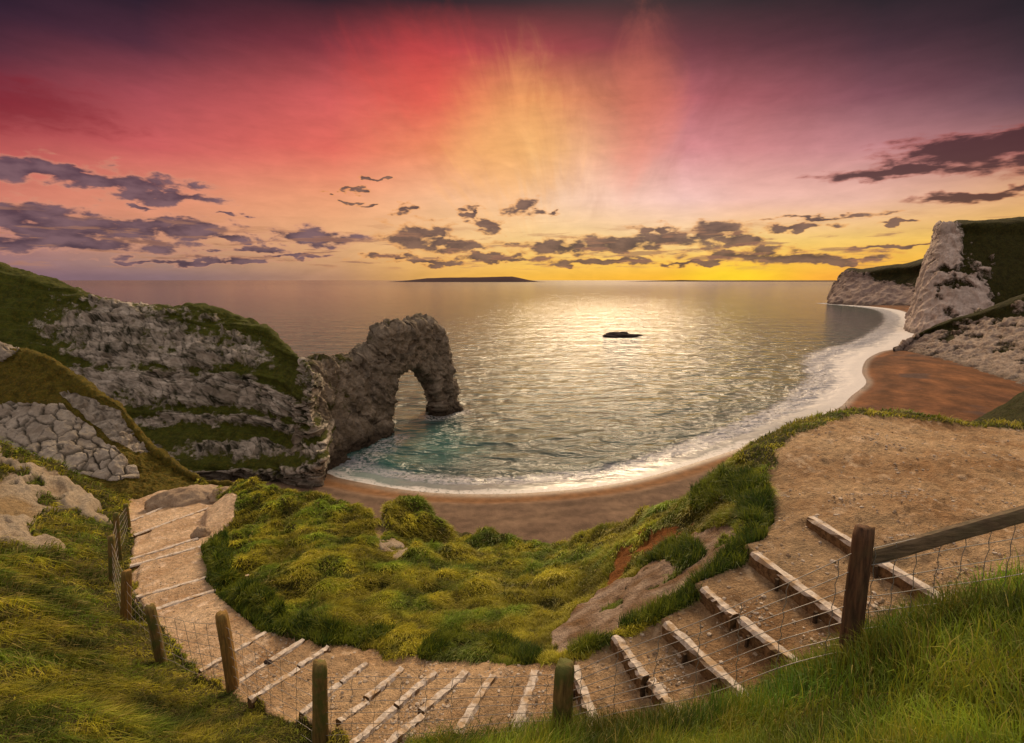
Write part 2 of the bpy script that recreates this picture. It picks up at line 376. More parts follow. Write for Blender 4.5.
# stepped treads
tread = np.zeros(len(fx)); tw = np.zeros(len(fx))
for k in range(len(STEP3) - 1):
    (a, b), (c, d) = STEP3[k], STEP3[k + 1]
    ex = lambda p, q, f: p + (p - q) * f
    q = [ex(a, b, .2), ex(b, a, .12), ex(d, c, .12), ex(c, d, .2)]
    ins = inpoly(fx, fy, q)
    def side(p, r):
        n = np.array([r[1] - p[1], p[0] - r[0]]); n /= np.linalg.norm(n)
        return np.abs((fx - p[0]) * n[0] + (fy - p[1]) * n[1])
    d1, d2 = side(a, b), side(c, d); v = d1 / (d1 + d2 + 1e-9)
    rise = min(.14, .75 * (STEPS[k][2] - STEPS[k + 1][2]))
    z0, z1 = STEPS[k][2] - rise, STEPS[k + 1][2] - .012
    tz = z0 + (z1 - z0) * v + .03 * (1 - v) ** 4
    mid = .5 * (a + b) * (1 - .5) + .25 * (c + d); wid = np.linalg.norm((a - b)[:2]) * .5
    ax = ((a - b)[:2] + (c - d)[:2]); ax /= np.linalg.norm(ax)
    m0 = .5 * (a + b)[:2]; m1 = .5 * (c + d)[:2]
    lat = (fx - (m0[0] + (m1[0] - m0[0]) * v)) * ax[0] + (fy - (m0[1] + (m1[1] - m0[1]) * v)) * ax[1]
    f = 1 - sstep(wid * 1.0, wid * 1.18, np.abs(lat))
    tread = np.where(ins, tz, tread); tw = np.where(ins, f, tw)
H1 = H.ravel().copy()
re = edge_r(A.ravel()); past = R.ravel() - re
gr = ~(dirt | bare | chalk | gully)
G = gr.astype(float).reshape(NR, NA)
for _ in range(3):
    G[1:-1, 1:-1] = (G[1:-1, 1:-1] * 2 + G[:-2, 1:-1] + G[2:, 1:-1] + G[1:-1, :-2] + G[1:-1, 2:]) / 6
G = G.ravel()
warp = np.stack([fx + .25 * fbm(p3 * .8, 2), fy + .25 * fbm(p3 * .8 + 7, 2), 0 * fx], 1)
F1, F2, CR = cells(warp * 1.55)
F1s, _, _ = cells(warp * 3.3 + 5)
hum = (1 - F1 / .75) * .20 + (1 - F1s / .75) * .07 + .17 * fbm(p3 * .5 + 3, 4) + .06 * fbm(p3 * 3.1, 3)
nearfade = sstep(1.5, 6., R.ravel()) * .8 + .2
far_lip = 1 - .65 * sstep(3.5, 4.5, fx) * sstep(7, 8, R.ravel())
fence_line = [at(*q)[:2] for q in ((126,524,17.2),(118,558,13.6),(112,581,11.6),(125,630,9.2),(160,658,7.5),(231,692,6.25),(320,757,5.05),(560,735,3.9),(848,662,3.25))]
nearf = segdist(fx, fy, fence_line)
rb_ = (fx > -1.2) & (R.ravel() < 6)
hum = np.where(rb_, hum * .55 - .02, hum)
hum = hum * (.25 + .75 * sstep(.2, 1.6, nearf)) - .16 * sstep(1.8, .2, nearf) * (R.ravel() > 4.5)
H1 += G * (far_lip * hum * nearfade * np.clip(R.ravel() / 9, .5, 1.25) + .05)
H1 = H1 * (1 - tw) + tread * tw
rough_d = .016 * fbm(p3 * 5, 4) + .03 * fbm(p3 * 1.3, 3) + .020 * ridged(p3 * (3, 7, 1), 5) * sstep(2.4, 4., fx)
H1 += (1 - G) * rough_d * np.where(tw > .5, .7, 1.6)
rockn = ridged(np.stack([fx, fy, H1 * 1.4], 1) * .8, 5)
H1 += np.where(chalk | (bare & (tw < .1)) | gully, np.where(chalk, .15, np.where(gully, .04, .10)) * rockn * np.clip(R.ravel() / 12, .35, 1.5), 0) * (1 - G)
H1 += sstep(2, 10, past) * 1.6 * fbm(p3 * .12, 4)
for (bx_, by_, ra_, hh_) in ((262,512,1.5,.02),(300,505,1.2,.12),(398,520,1.1,.14),(384,548,.7,-.4),(270,494,2.,-.2),(250,498,1.8,-.2),(450,546,1.3,-.2),(520,552,1.5,-.26),(580,552,1.3,-.22),(460,565,1.2,-.1),(560,590,1.6,-.15)):
    c_ = surf(bx_, by_); H1 += G * hh_ * np.exp(-((fx - c_[0]) ** 2 + (fy - c_[1]) ** 2) / ra_ ** 2)
V = np.stack([fx, fy, H1 + EYE], 1)
# colours
f_a, f_b, f_c = fbm(p3 * .7, 4), fbm(p3 * 3.3 + 5, 4), fbm(p3 * 11 + 2, 2)
dirtc = mixc((.48, .335, .20), (.27, .155, .075), np.clip(.45 + .7 * f_a + .45 * f_b, 0, 1))
dirtc = mixc(dirtc, (.66, .51, .36), sstep(.2, .8, f_b + .5 * f_c) * .6); dirtc = mixc(dirtc, dirtc * .55, sstep(.2, .7, -f_b + .5 * f_c) * .6)
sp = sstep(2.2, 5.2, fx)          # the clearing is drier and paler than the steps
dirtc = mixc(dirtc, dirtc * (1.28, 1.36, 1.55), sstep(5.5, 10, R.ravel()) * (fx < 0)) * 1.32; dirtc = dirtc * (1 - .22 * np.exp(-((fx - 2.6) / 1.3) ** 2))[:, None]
soil = mixc((.052, .050, .014), (.10, .085, .024), np.clip(.5 + .8 * f_a, 0, 1))
chk = mixc((.22, .14, .075), (.44, .36, .27), np.clip(.4 + .55 * rockn + .5 * f_b, 0, 1)); chk = mixc(chk, (.30, .19, .07), sstep(.1, .6, fbm(p3 * .35 + 13, 3)) * .7)
barec = mixc((.22, .13, .068), (.42, .32, .25), np.clip(.5 + .9 * f_b, 0, 1))
col = soil
col = mixc(col, chk, (chalk | gully).astype(float))
col = mixc(col, (.28, .10, .025), (rust & (f_b > -.1)).astype(float) * .9)
col = mixc(col, barec, bare.astype(float))
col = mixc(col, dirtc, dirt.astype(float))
col = mixc(col, (.16, .11, .055), sstep(.5, 3, past) * .5)
def ground_mat():
    m, n = mat('ground_earth'); P = n.pos()
    c = n.attr('col', 'Color'); f = n.noise(P, 42., 5, .65); g = n.noise(P, 9., 4, .6)
    c = n.mix(1., c, n.xyz(*[n.m('MAXIMUM', .15, n.m('ADD', -.25, n.m('ADD', n.m('MULTIPLY', f, 1.2), n.m('MULTIPLY', g, 1.2))))] * 3), 'MULTIPLY')
    peb = n.mr(n.vor(P, 26., 'F1'), .10, .22, 1., 0.)
    peb = n.m('MULTIPLY', peb, n.mr(n.noise(P, 2.2, 3), .48, .62))
    c = n.mix(n.m('MULTIPLY', peb, .6), c, (.55, .47, .38))
    h = n.m('ADD', n.m('ADD', f, n.m('MULTIPLY', g, 1.8)), n.m('MULTIPLY', peb, .8))
    n.out(n.bsdf(c, .95, n.bump(h, 1., .06), .15)); return m
M_ground = ground_mat()
FA = grid_faces(NR, NA)
isd = dirt[FA].sum(1) >= 2
def sub(mask):
    f = FA[mask]; u, inv = np.unique(f, return_inverse=True); return u, inv.reshape(-1, 4)
u, f = sub(isd); f = f[:, ::-1]
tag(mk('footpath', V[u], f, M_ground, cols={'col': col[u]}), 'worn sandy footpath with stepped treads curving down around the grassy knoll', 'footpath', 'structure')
u, f = sub(~isd); f = f[:, ::-1]
tag(mk('hillside', V[u], f, M_ground, cols={'col': col[u]}), 'steep coastal hillside of turf, bare chalk and earth on both sides of the footpath', 'hillside', 'structure')

# ------------------------------------------------------------------ grass
def grass_mat():
    m, n = mat('grass_blades')
    c = n.attr('col', 'Color')
    tr = n.n('ShaderNodeBsdfTranslucent'); n.set(tr.inputs[0], c)
    mx = n.n('ShaderNodeMixShader'); mx.inputs[0].default_value = .35
    n.t.links.new(n.bsdf(c, .6, None, .25), mx.inputs[1]); n.t.links.new(tr.outputs[0], mx.inputs[2])
    n.out(mx.outputs[0]); return m
M_grass = grass_mat()
Hg = H1.reshape(NR, NA)
def ground_at(x, y):
    r = np.hypot(x, y); a = np.arctan2(x, y)
    i = np.clip((np.log(np.maximum(r, .51)) - math.log(.5)) / (math.log(120) - math.log(.5)) * (NR - 1), 0, NR - 2)
    j = np.clip((np.degrees(a) + 72) / 144 * (NA - 1), 0, NA - 2)
    i0, j0 = i.astype(int), j.astype(int); u, v = i - i0, j - j0
    return Hg[i0, j0] * (1 - u) * (1 - v) + Hg[i0 + 1, j0] * u * (1 - v) + Hg[i0, j0 + 1] * (1 - u) * v + Hg[i0 + 1, j0 + 1] * u * v
def blades(x, y, L, W, lean, colr, segs=2, dirbias=None):
    n = len(x); z = ground_at(x, y) - .015
    e = .06
    sx = (ground_at(x + e, y) - ground_at(x - e, y)) / (2 * e); sy = (ground_at(x, y + e) - ground_at(x, y - e)) / (2 * e)
    q = np.stack([x, y, 0 * x], 1)
    th = 2.6 * fbm(q * .9 + 40, 3) + rng.normal(0, .9, n) + (dirbias if dirbias is not None else 0)
    dx = np.cos(th) - np.clip(sx, -1.2, 1.2) * .9; dy = np.sin(th) - np.clip(sy, -1.2, 1.2) * .9
    dn = np.hypot(dx, dy) + 1e-6; dx /= dn; dy /= dn
    wa = rng.uniform(0, math.pi, n) ; wxv, wyv = np.cos(wa), np.sin(wa)
    ks = np.linspace(0, 1, segs + 1); rows = []
    for k in ks:
        ph = lean * (.35 * k + .65 * k * k)
        ox = L * k * np.sin(ph); oz = L * k * np.cos(ph)
        cx, cy, cz = x + dx * ox, y + dy * ox, z + oz
        if k == 1: rows.append(np.stack([cx, cy, cz], 1)[:, None])
        else:
            w = W * (1 - .45 * k) * .5
            rows.append(np.stack([np.stack([cx - wxv * w, cy - wyv * w, cz], 1), np.stack([cx + wxv * w, cy + wyv * w, cz], 1)], 1))
    P = np.concatenate(rows, 1); nv = P.shape[1]
    base = (np.arange(n) * nv)[:, None]
    quads = np.concatenate([base + np.array([2 * k, 2 * k + 1, 2 * k + 3, 2 * k + 2]) for k in range(segs - 1)]) if segs > 1 else np.zeros((0, 4), int)
    tri = base + np.array([nv - 3, nv - 2, nv - 1])
    P = P.reshape(-1, 3); P[:, 2] += EYE
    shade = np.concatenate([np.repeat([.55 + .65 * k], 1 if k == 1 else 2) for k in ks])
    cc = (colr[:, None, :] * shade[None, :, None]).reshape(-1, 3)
    return P, [quads, tri], cc
knoll_poly = None
gmask = (G > .35) & (past < .8) & ~(rust & (f_b > -.15))
fr, fa = R.ravel(), A.ravel()
def pick(mask, n, weight=None):
    ids = np.flatnonzero(mask); p = None
    if weight is not None: p = weight[ids]; p = p / p.sum()
    s = rng.choice(ids, n, p=p)
    dr = rng.uniform(-.5, .5, n) * (math.log(120) - math.log(.5)) / (NR - 1); da = rng.uniform(-.5, .5, n) * math.radians(144) / (NA - 1)
    r, a = fr[s] * np.exp(dr), fa[s] + da
    return r * np.sin(a), r * np.cos(a), r, s
pathline = [0.5 * (a + b)[:2] for a, b in STEP3]
# which side of the path: the knoll lies beyond it, the banks on the near side
sx_ = np.array([q[1][:2] for q in STEP3]); bank_poly = [(30, 4.2), (3.6, 3.62)] + [tuple(q) for q in sx_] + [tuple(at(122, 505, 19.5)[:2]), (-26, 45), (-60, 30), (-60, -10), (30, -10)]
onbank = inpoly(fx, fy, bank_poly)
rightish = fx > -.9 + .0 * fy
def gcol(x, y, r, kind):
    n = len(x); q = np.stack([x, y, 0 * x], 1)
    a = fbm(q * .8 + 11, 3); b = fbm(q * 2.7 + 23, 3); w = rng.random(n)
    green, lush, olive, straw, dark = [np.array(c) for c in ((.16,.23,.018),(.10,.21,.018),(.335,.305,.024),(.55,.43,.13),(.03,.045,.007))]
    if kind == 'right':
        c = mixc(green, lush, sstep(-.2, .5, a)); c = mixc(c, olive, sstep(-.1, .6, b + .3 * rng.normal(size=n)) * .75); c = mixc(c, dark, sstep(.25, .7, -b) * .6) * 1.2; st = .06
    elif kind == 'left':
        c = mixc(olive * .95, green * .75, sstep(-.35, .35, a + .5 * b)); c = mixc(c, dark, sstep(.05, .5, b - .3 * a) * .85); c = mixc(c, straw * .8, sstep(.2, .6, -b + .3 * a) * .35) * 1.65; st = .10  # dark mix paints shadow pockets between the clumps
    else:
        c = mixc(olive * 1.5, green * 1.4, sstep(-.2, .5, a + .3 * b)); c = mixc(c, dark, sstep(.2, .6, b) * .7); st = .05
    # light and shade painted in: tussock tops brightened, hollows darkened; random dead blades
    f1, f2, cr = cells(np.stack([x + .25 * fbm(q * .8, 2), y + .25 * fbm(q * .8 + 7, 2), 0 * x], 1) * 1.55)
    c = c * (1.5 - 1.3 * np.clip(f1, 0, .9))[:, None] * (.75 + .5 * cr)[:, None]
    c = mixc(c, straw * .8, (w < st).astype(float) * .8)
    return c * rng.uniform(.7, 1.25, n)[:, None]
def make_grass(label, parts):
    Vs, Qs, Ts, Cs, off = [], [], [], [], 0
    for P, (q, t), c in parts:
        Vs.append(P); Qs.append(q + off); Ts.append(t + off); Cs.append(c); off += len(P)
    o = mk('grass', np.concatenate(Vs), [np.concatenate(Qs), np.concatenate(Ts)], M_grass, cols={'col': np.concatenate(Cs)})
    return tag(o, label, 'grass', 'stuff')
def batch(mask, n, kind, lscale=1., segs=2, lean=(.5, 1.5), weight=None, bias=None, wide=1.):
    x, y, r, s = pick(mask, n, weight)
    cl = fbm(np.stack([x, y, 0 * x], 1) * 1.6 + 60, 3)
    L = (.09 + .016 * np.minimum(r, 14)) * (1 + .45 * np.clip(cl, -1, 1)) * rng.uniform(.55, 1.35, n) * lscale * (.45 + .55 * sstep(.1, .9, nearf[s]) if kind == 'left' else 1)
    W = np.maximum(.0045, .00155 * r) * rng.uniform(.7, 1.3, n) * wide
    return blades(x, y, L, W, rng.uniform(*lean, n), gcol(x, y, r, kind), segs, bias)
vis = fr > .9
fringe = np.abs(G - .5) < .3
R_ = gmask & onbank & rightish & vis & (fr < 14); L_ = gmask & onbank & ~rightish & vis; K_ = gmask & ~onbank & ~((fx > 3.6) & (fr > 7.5)); E_ = gmask & ~onbank & (fx > 3.6) & (fr > 7.5)
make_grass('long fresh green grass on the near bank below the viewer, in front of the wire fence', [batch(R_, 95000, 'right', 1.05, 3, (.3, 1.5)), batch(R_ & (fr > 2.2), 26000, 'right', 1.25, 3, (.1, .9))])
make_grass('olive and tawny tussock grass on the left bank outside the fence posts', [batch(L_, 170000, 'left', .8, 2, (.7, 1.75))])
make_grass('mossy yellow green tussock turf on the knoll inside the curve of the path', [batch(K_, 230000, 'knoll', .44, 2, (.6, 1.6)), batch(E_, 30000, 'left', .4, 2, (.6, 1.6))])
# darker, lusher growth along lips and brows
LUSH = [[(706,500),(712,478),(735,460),(765,440)],[(715,500),(735,490),(752,510),(757,530)],[(750,545),(720,575),(690,600),(650,622),(632,628)],[(650,560),(675,555),(690,565)],
        [(215,545),(214,565),(218,585),(240,603),(262,615),(280,632),(330,640),(380,640)],[(430,655),(450,640),(490,645),(530,662)],[(600,650),(580,655)]]
lx = []
for L in LUSH:
    w = world_poly(L); lx.append(segdist(fx, fy, w))
lush = np.min(lx, 0)
tall = (lush < .027 * np.clip(fr, 3, 12)) & (past < .5) & ~onbank & (tw < .9)
x, y, r, s = pick(tall, 40000)
n_ = len(x); q_ = np.stack([x, y, 0 * x], 1)
cl = mixc((.045, .085, .010), (.20, .24, .022), sstep(-.4, .5, fbm(q_ * 2.5, 3) + .35 * rng.normal(size=n_))) * rng.uniform(.6, 1.3, n_)[:, None]
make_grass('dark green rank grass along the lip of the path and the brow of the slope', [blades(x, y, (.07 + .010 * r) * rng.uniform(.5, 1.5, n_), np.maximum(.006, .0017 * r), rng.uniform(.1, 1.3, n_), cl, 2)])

# loose stones on the path
def stones(mask, n, smin, smax, weight=None):
    ico = np.array([(0,0,1),(.89,0,.45),(.28,.85,.45),(-.72,.53,.45),(-.72,-.53,.45),(.28,-.85,.45),(.72,.53,-.45),(-.28,.85,-.45),(-.89,0,-.45),(-.28,-.85,-.45),(.72,-.53,-.45),(0,0,-1)])
    icf = np.array([(0,1,2),(0,2,3),(0,3,4),(0,4,5),(0,5,1),(1,6,2),(2,7,3),(3,8,4),(4,9,5),(5,10,1),(6,7,2),(7,8,3),(8,9,4),(9,10,5),(10,6,1),(11,7,6),(11,8,7),(11,9,8),(11,10,9),(11,6,10)])
    x, y, r, s = pick(mask, n, weight)
    S = smin + (smax - smin) * rng.random(n) ** 4
    z = ground_at(x, y) + EYE
    P = ico[None] * (1 + rng.uniform(-.35, .35, (n, 12, 1))) * (S[:, None, None] * rng.uniform(.5, 1.2, (n, 1, 3)) * (1, 1, .6))
    P = P + np.stack([x, y, z + S * .15], 1)[:, None]
    c = np.repeat(mixc((.58, .50, .42), (.26, .18, .11), rng.random(n)), 12, 0)
    return P.reshape(-1, 3), (np.arange(n) * 12)[:, None, None] + icf[None], c
sp3, sf3, sc3 = stones(dirt & (fr < 22) & (past < 0), 6500, .005, .026, weight=.1 + sstep(.0, .5, fbm(p3 * 1.7 + 5, 3)))
m_st, n_ = mat('loose_stone'); n_.out(n_.bsdf(n_.mix(1., n_.attr('col', 'Color'), n_.xyz(*[n_.mr(n_.noise(n_.pos(), 60.), .3, .7, .7, 1.2)] * 3), 'MULTIPLY'), .9, None, .2))
tag(mk('gravel', sp3, sf3.reshape(-1, 3), m_st, smooth=False, cols={'col': sc3}), 'loose pale pebbles and flint chips scattered over the sandy path', 'gravel', 'stuff')

# ------------------------------------------------------------------ timber steps
def wood_mat(name, base, dark, moss=None, mossamt=0., grain=(3, 40, 40), algae=False):
    m, n = mat(name); O = n.obj()
    g = n.noise(n.mapv(O, grain), 1.6, 6, .65, .4); b = n.noise(O, 5., 3)
    c = n.mix(n.mr(g, .3, .7), dark, base)
    c = n.mix(n.mr(b, .35, .75, 0., .5), c, tuple(.6 * q for q in base))
    if moss: c = n.mix(n.m('MULTIPLY', n.mr(n.noise(O, 7., 4, .6), .42, .62), mossamt), c, moss)
    n.out(n.bsdf(c, .85, n.bump(g, .7, .012), .2)); return m
def step_mat():
    m, n = mat('weathered_timber'); O = n.pos()
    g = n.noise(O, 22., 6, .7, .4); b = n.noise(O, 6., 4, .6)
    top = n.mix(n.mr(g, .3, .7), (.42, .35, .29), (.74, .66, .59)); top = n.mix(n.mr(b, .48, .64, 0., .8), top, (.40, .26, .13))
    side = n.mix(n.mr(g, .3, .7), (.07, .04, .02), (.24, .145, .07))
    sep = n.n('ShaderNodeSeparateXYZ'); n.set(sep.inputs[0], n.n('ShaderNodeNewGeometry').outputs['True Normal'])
    c = n.mix(n.mr(sep.outputs[2], .2, .6), side, top)  # riser shade and dirt painted into the sides, upward faces kept pale
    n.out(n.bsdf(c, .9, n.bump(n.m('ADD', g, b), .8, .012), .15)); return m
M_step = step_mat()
M_peg = wood_mat('dark_stake', (.10, .065, .04), (.03, .02, .012))
def beam(a, b, w, h, seed, segs=14, rough=.005, taper=0.):
    """a weathered bar from a to b (local coordinates), worn edges"""
    r = np.random.default_rng(seed); a, b = np.array(a, float), np.array(b, float)
    d = b - a; L = np.linalg.norm(d); d /= L
    s = np.cross(d, (0, 0, 1.)); s /= np.linalg.norm(s); up = np.cross(s, d)
    c = .18
    prof = [(-.5 + c * .6, -.5), (.5 - c * .6, -.5), (.5, -.5 + c), (.5, .5 - c), (.5 - c, .5), (-.5 + c, .5), (-.5, .5 - c), (-.5, -.5 + c)]
    V, F = [], []
    for i in range(segs + 1):
        k = i / segs; ww = 1 + .06 * r.normal() * min(1, rough / .008); hh = 1 + .04 * r.normal() * min(1, rough / .008)
        bow = .012 * math.sin(k * 3.1 + seed)
        for (px, py) in prof:
            V.append(a + d * L * k + s * (px * w * ww + bow + r.normal() * rough) + up * (py * h * hh * (1 - taper * k) + r.normal() * rough * .7))
    m = len(prof)
    for i in range(segs):
        for j in range(m):
            F.append((i * m + j, i * m + (j + 1) % m, (i + 1) * m + (j + 1) % m, (i + 1) * m + j))
    V = np.array(V)
    V = np.concatenate([V, [V[:m].mean(0), V[-m:].mean(0)]]); n0 = len(V) - 2
    T = [(n0, (j + 1) % m, j) for j in range(m)] + [(n0 + 1, segs * m + j, segs * m + (j + 1) % m) for j in range(m)]
    return V, [np.array(F), np.array(T)]
ordinal = ['top','second','third','fourth','fifth','sixth','seventh','eighth','ninth','tenth']
SLAB = ['pale timber step edge at the lip of the wide dirt clearing, behind the railed post','second timber step edge below the clearing, ending left of the thick dark post',
    'third timber step edge down from the dirt clearing, with a dark peg','fourth timber step edge down from the dirt clearing, just above the bare chalky bank','fifth timber step edge down from the clearing, beside the bare chalky bank',
    'timber step edge immediately right of the short mossy post','near upright timber edge immediately left of the short mossy post','second timber step edge left of the short mossy post, tilted slightly',
    'third timber step edge left of the short mossy post, long and jointed','fourth timber step edge left of the short mossy post, in two lengths','second timber step edge to the right of the tall green mossy post','timber step edge passing right behind the tall green mossy post, dark at its joint',
    'timber step edge ending just left of the tall green mossy post','timber step edge with a dark stone against it, below the turf lip','last timber step edge of the flight before the long bare ramp of the path',
    'nearer of the two step edges halfway along the left path, after the bare ramp','farther of the two step edges halfway along the left path, after the bare ramp','lower edge of the pair of steps beside the broken turf corner','thin upper edge of the pair of steps beside the broken turf corner','long pale plank across the path end beneath the brown boulder','farthest faint timber edge where the path drops out of sight left of the boulder']
for k, ((a, b), (pa, pb, z)) in enumerate(zip(STEP3, STEPS)):
    a = a.copy(); b = b.copy()
    rs = np.random.default_rng(100 + k)
    w, h = (.098, .17) if k < 15 else (.12, .15)
    root = empty('timber_step', tuple(.5 * (a + b)))
    tag(root, SLAB[k], 'step', group='timber edged steps on the cliff path')
    dz = np.array([0, 0, -h * .5 + .012]); mid = .5 * (a + b)
    la, lb = a - mid + dz, b - mid + dz
    dirv = (lb - la) / np.linalg.norm(lb - la)
    nrm = np.array([dirv[1], -dirv[0], 0])
    nxt = STEP3[k + 1] if k + 1 < len(STEP3) else None
    dn = (.5 * (nxt[0] + nxt[1]) - mid) if nxt is not None else np.array([-1, 2, 0.])
    if nrm @ dn < 0: nrm = -nrm
    if k in (4, 8, 9, 10, 11, 12, 2):      # two lengths meeting near the middle
        f = rs.uniform(.38, .62); c = la + (lb - la) * f
        spans = [(la, c - dirv * .012 + nrm * .01), (c + dirv * .012 - nrm * .012 + (0, 0, -.008), lb)]
    else: spans = [(la, lb)]
    for i, (p, q) in enumerate(spans):
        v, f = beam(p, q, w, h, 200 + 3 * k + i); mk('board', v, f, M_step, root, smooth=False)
    if k < 6:
        for f in ((.35, .72) if k % 2 else (.6,)):
            c = la + (lb - la) * f + nrm * (w * .5 + .024)
            v, fc = beam(c + (0, 0, -.22), c + (0, 0, .02 + .03 * rs.random()) + nrm * .01 , .024, .03, 300 + k, 5, .003)
            mk('peg', v, fc, M_peg, root, smooth=False)

# ------------------------------------------------------------------ fence
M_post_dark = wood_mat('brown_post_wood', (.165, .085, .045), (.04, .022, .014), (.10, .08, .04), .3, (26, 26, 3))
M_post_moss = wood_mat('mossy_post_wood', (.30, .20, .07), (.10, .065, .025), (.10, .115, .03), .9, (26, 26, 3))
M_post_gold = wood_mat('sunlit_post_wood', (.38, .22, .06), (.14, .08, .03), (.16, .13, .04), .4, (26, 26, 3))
M_rail = wood_mat('rail_wood', (.23, .165, .10), (.085, .06, .04), (.12, .11, .06), .4, (4, 30, 30))
m_w, n_ = mat('galvanised_wire'); n_.out(n_.bsdf((.36, .34, .32), .5, None, .5, Metallic=.55)); M_wire = m_w
def post_mesh(base, top, rad, seed):
    r = np.random.default_rng(seed); base, top = np.array(base, float), np.array(top, float)
    S, K = 20, 16; V, F = [], []
    lob = r.normal(size=4) * .05; ph = r.uniform(0, 6, 4)
    for i in range(K + 1):
        k = i / K; c = base + (top - base) * k + np.array([math.sin(k * 3 + seed), math.cos(k * 2.3 + seed), 0]) * rad * .10
        for j in range(S):
            t = 2 * math.pi * j / S
            q = rad * (1.06 - .10 * k) * (1 + sum(lob[m] * math.cos((m + 1) * t + ph[m] + k * .5) for m in range(4)) + r.normal() * .012)
            if i == K: q *= .9
            V.append(c + (q * math.cos(t), q * math.sin(t), (r.normal() * .006 + .25 * rad * lob[0] * math.cos(t) * 6) if i >= K - 1 else 0))
    for i in range(K):
        for j in range(S): F.append((i * S + j, i * S + (j + 1) % S, (i + 1) * S + (j + 1) % S, (i + 1) * S + j))
    V.append(np.mean(V[-S:], 0) + (0, 0, .01 * rad)); n0 = len(V) - 1
    T = [(K * S + j, K * S + (j + 1) % S, n0) for j in range(S)]
    return np.array(V), [np.array(F), np.array(T)]
def tube(path, rad, sides=5):
    P = np.array(path, float); n = len(P); V, F = [], []
    d = np.gradient(P, axis=0)
    for i in range(n):
        t = d[i] / (np.linalg.norm(d[i]) + 1e-9); s = np.cross(t, (.13, .31, .94)); s /= np.linalg.norm(s) + 1e-9; u = np.cross(s, t)
        for j in range(sides):
            a = 2 * math.pi * j / sides; V.append(P[i] + rad * (math.cos(a) * s + math.sin(a) * u))
    for i in range(n - 1):
        for j in range(sides): F.append((i * sides + j, i * sides + (j + 1) % sides, (i + 1) * sides + (j + 1) % sides, (i + 1) * sides + j))
    return np.array(V), np.array(F)
POSTS = [  # top pixel, base pixel, distance at the top, width in px, material
    ((126,504),(128,524),17.0,4.6,M_post_moss,'short far'), ((116,513),(119,558),13.4,5.2,M_post_moss,''), ((111,536),(113,581),11.5,6.2,M_post_moss,''), ((126,571),(126,630),9.0,8.5,M_post_gold,''),
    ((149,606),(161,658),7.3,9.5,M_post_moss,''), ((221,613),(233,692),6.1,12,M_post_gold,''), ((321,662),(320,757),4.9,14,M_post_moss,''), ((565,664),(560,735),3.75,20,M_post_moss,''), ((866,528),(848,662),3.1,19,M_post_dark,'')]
fence = empty('wire_fence', (0, 0, EYE - 3))
tag(fence, 'stock fence of round wooden posts and wire netting following the curve of the footpath', 'fence')
tops, bases, rads = [], [], []
off = np.array([0, 0, EYE - 3])
for i, (tp, bp, t, wpx, mt, nt) in enumerate(POSTS):
    top = at(*tp, t); yb = ray(*bp)[1]; base = at(*bp, top[1] / yb * 1.004)
    g = ground_at(np.array([base[0]]), np.array([base[1]]))[0] + EYE
    d = (top - base) / (top[2] - base[2])
    base = base + d * (min(g, base[2]) - .15 - base[2])
    rad = wpx * t / FPX / 2
    v, f = post_mesh(base - off, top - off, rad, 20 + i)
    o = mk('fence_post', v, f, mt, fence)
    o['label'] = ['farthest slim post at the path end','slim leaning post second from the path end','dull post third from the path end','golden post beside the left path','mossy post leaning outward on the left bank','tall golden post on the left bank','tall green mossy post in the bottom left grass','short mossy post at the foot of the right flight','thick dark brown post carrying the rail'][i]
    tops.append(top); bases.append(base); rads.append(rad)
# off-frame post that carries the far end of the rail
rt = np.array([4.3, 3.2, EYE - 1.19]); rb = rt + (0, 0, -1.3)
v, f = post_mesh(rb - off, rt - off, .075, 77); mk('fence_post', v, f, M_post_dark, fence)
ra = at(858, 560, 3.18); rbm = at(1024, 515, 3.22); rend = ra + (rbm - ra) * 2.0
v, f = beam(ra - off - (rbm - ra) * .0, rend - off, .045, .095, 9, 40, .0012); mk('top_rail', v, f, M_rail, fence, smooth=False)
tops.append(rt); bases.append(rb); rads.append(.075)
def netting(i, j, lo, hi, nl, vs, rad, sag):
    p0, p1 = tops[i], tops[j]; b0, b1 = bases[i] + (0, 0, .15), bases[j] + (0, 0, .15)
    Vs, Fs, off_ = [], [], 0
    M = 22
    def pt(k, h):
        t_ = p0 + (p1 - p0) * k; b_ = b0 + (b1 - b0) * k
        q = b_ + (t_ - b_) * h
        wob = .012 * math.sin(9 * k + 5 * h) + sag * -4 * k * (1 - k)
        return q + np.array([.01 * math.sin(13 * k + 3 * h), -.01 * math.cos(11 * k + h), wob]) - off
    lines = [[pt(k, h) for k in np.linspace(0, 1, M)] for h in np.linspace(lo, hi, nl)]
    L = np.linalg.norm((p1 - p0)); nv = max(2, int(L / vs))
    for k in (np.arange(nv) + .5) / nv: lines.append([pt(k + .004 * math.sin(40 * h + 30 * k), h) for h in np.linspace(lo, hi, nl * 2)])
    for ln in lines:
        v, f = tube(ln, rad, 4); Vs.append(v); Fs.append(f + off_); off_ += len(v)
    if rad > .0025:     # hinge knots where stays cross the line wires
        oc = np.array([(1,0,0),(-1,0,0),(0,1,0),(0,-1,0),(0,0,1),(0,0,-1)]) * rad * 2.1
        of = np.array([(0,2,4),(2,1,4),(1,3,4),(3,0,4),(2,0,5),(1,2,5),(3,1,5),(0,3,5)])
        T = []
        for k in (np.arange(nv) + .5) / nv:
            for h in np.linspace(lo, hi, nl):
                Vs.append(oc + pt(k, h)); T.append(of + off_); off_ += 6
        return mk('wire_netting', np.concatenate(Vs), [np.concatenate(Fs), np.concatenate(T)], M_wire, fence)
    return mk('wire_netting', np.concatenate(Vs), np.concatenate(Fs), M_wire, fence)
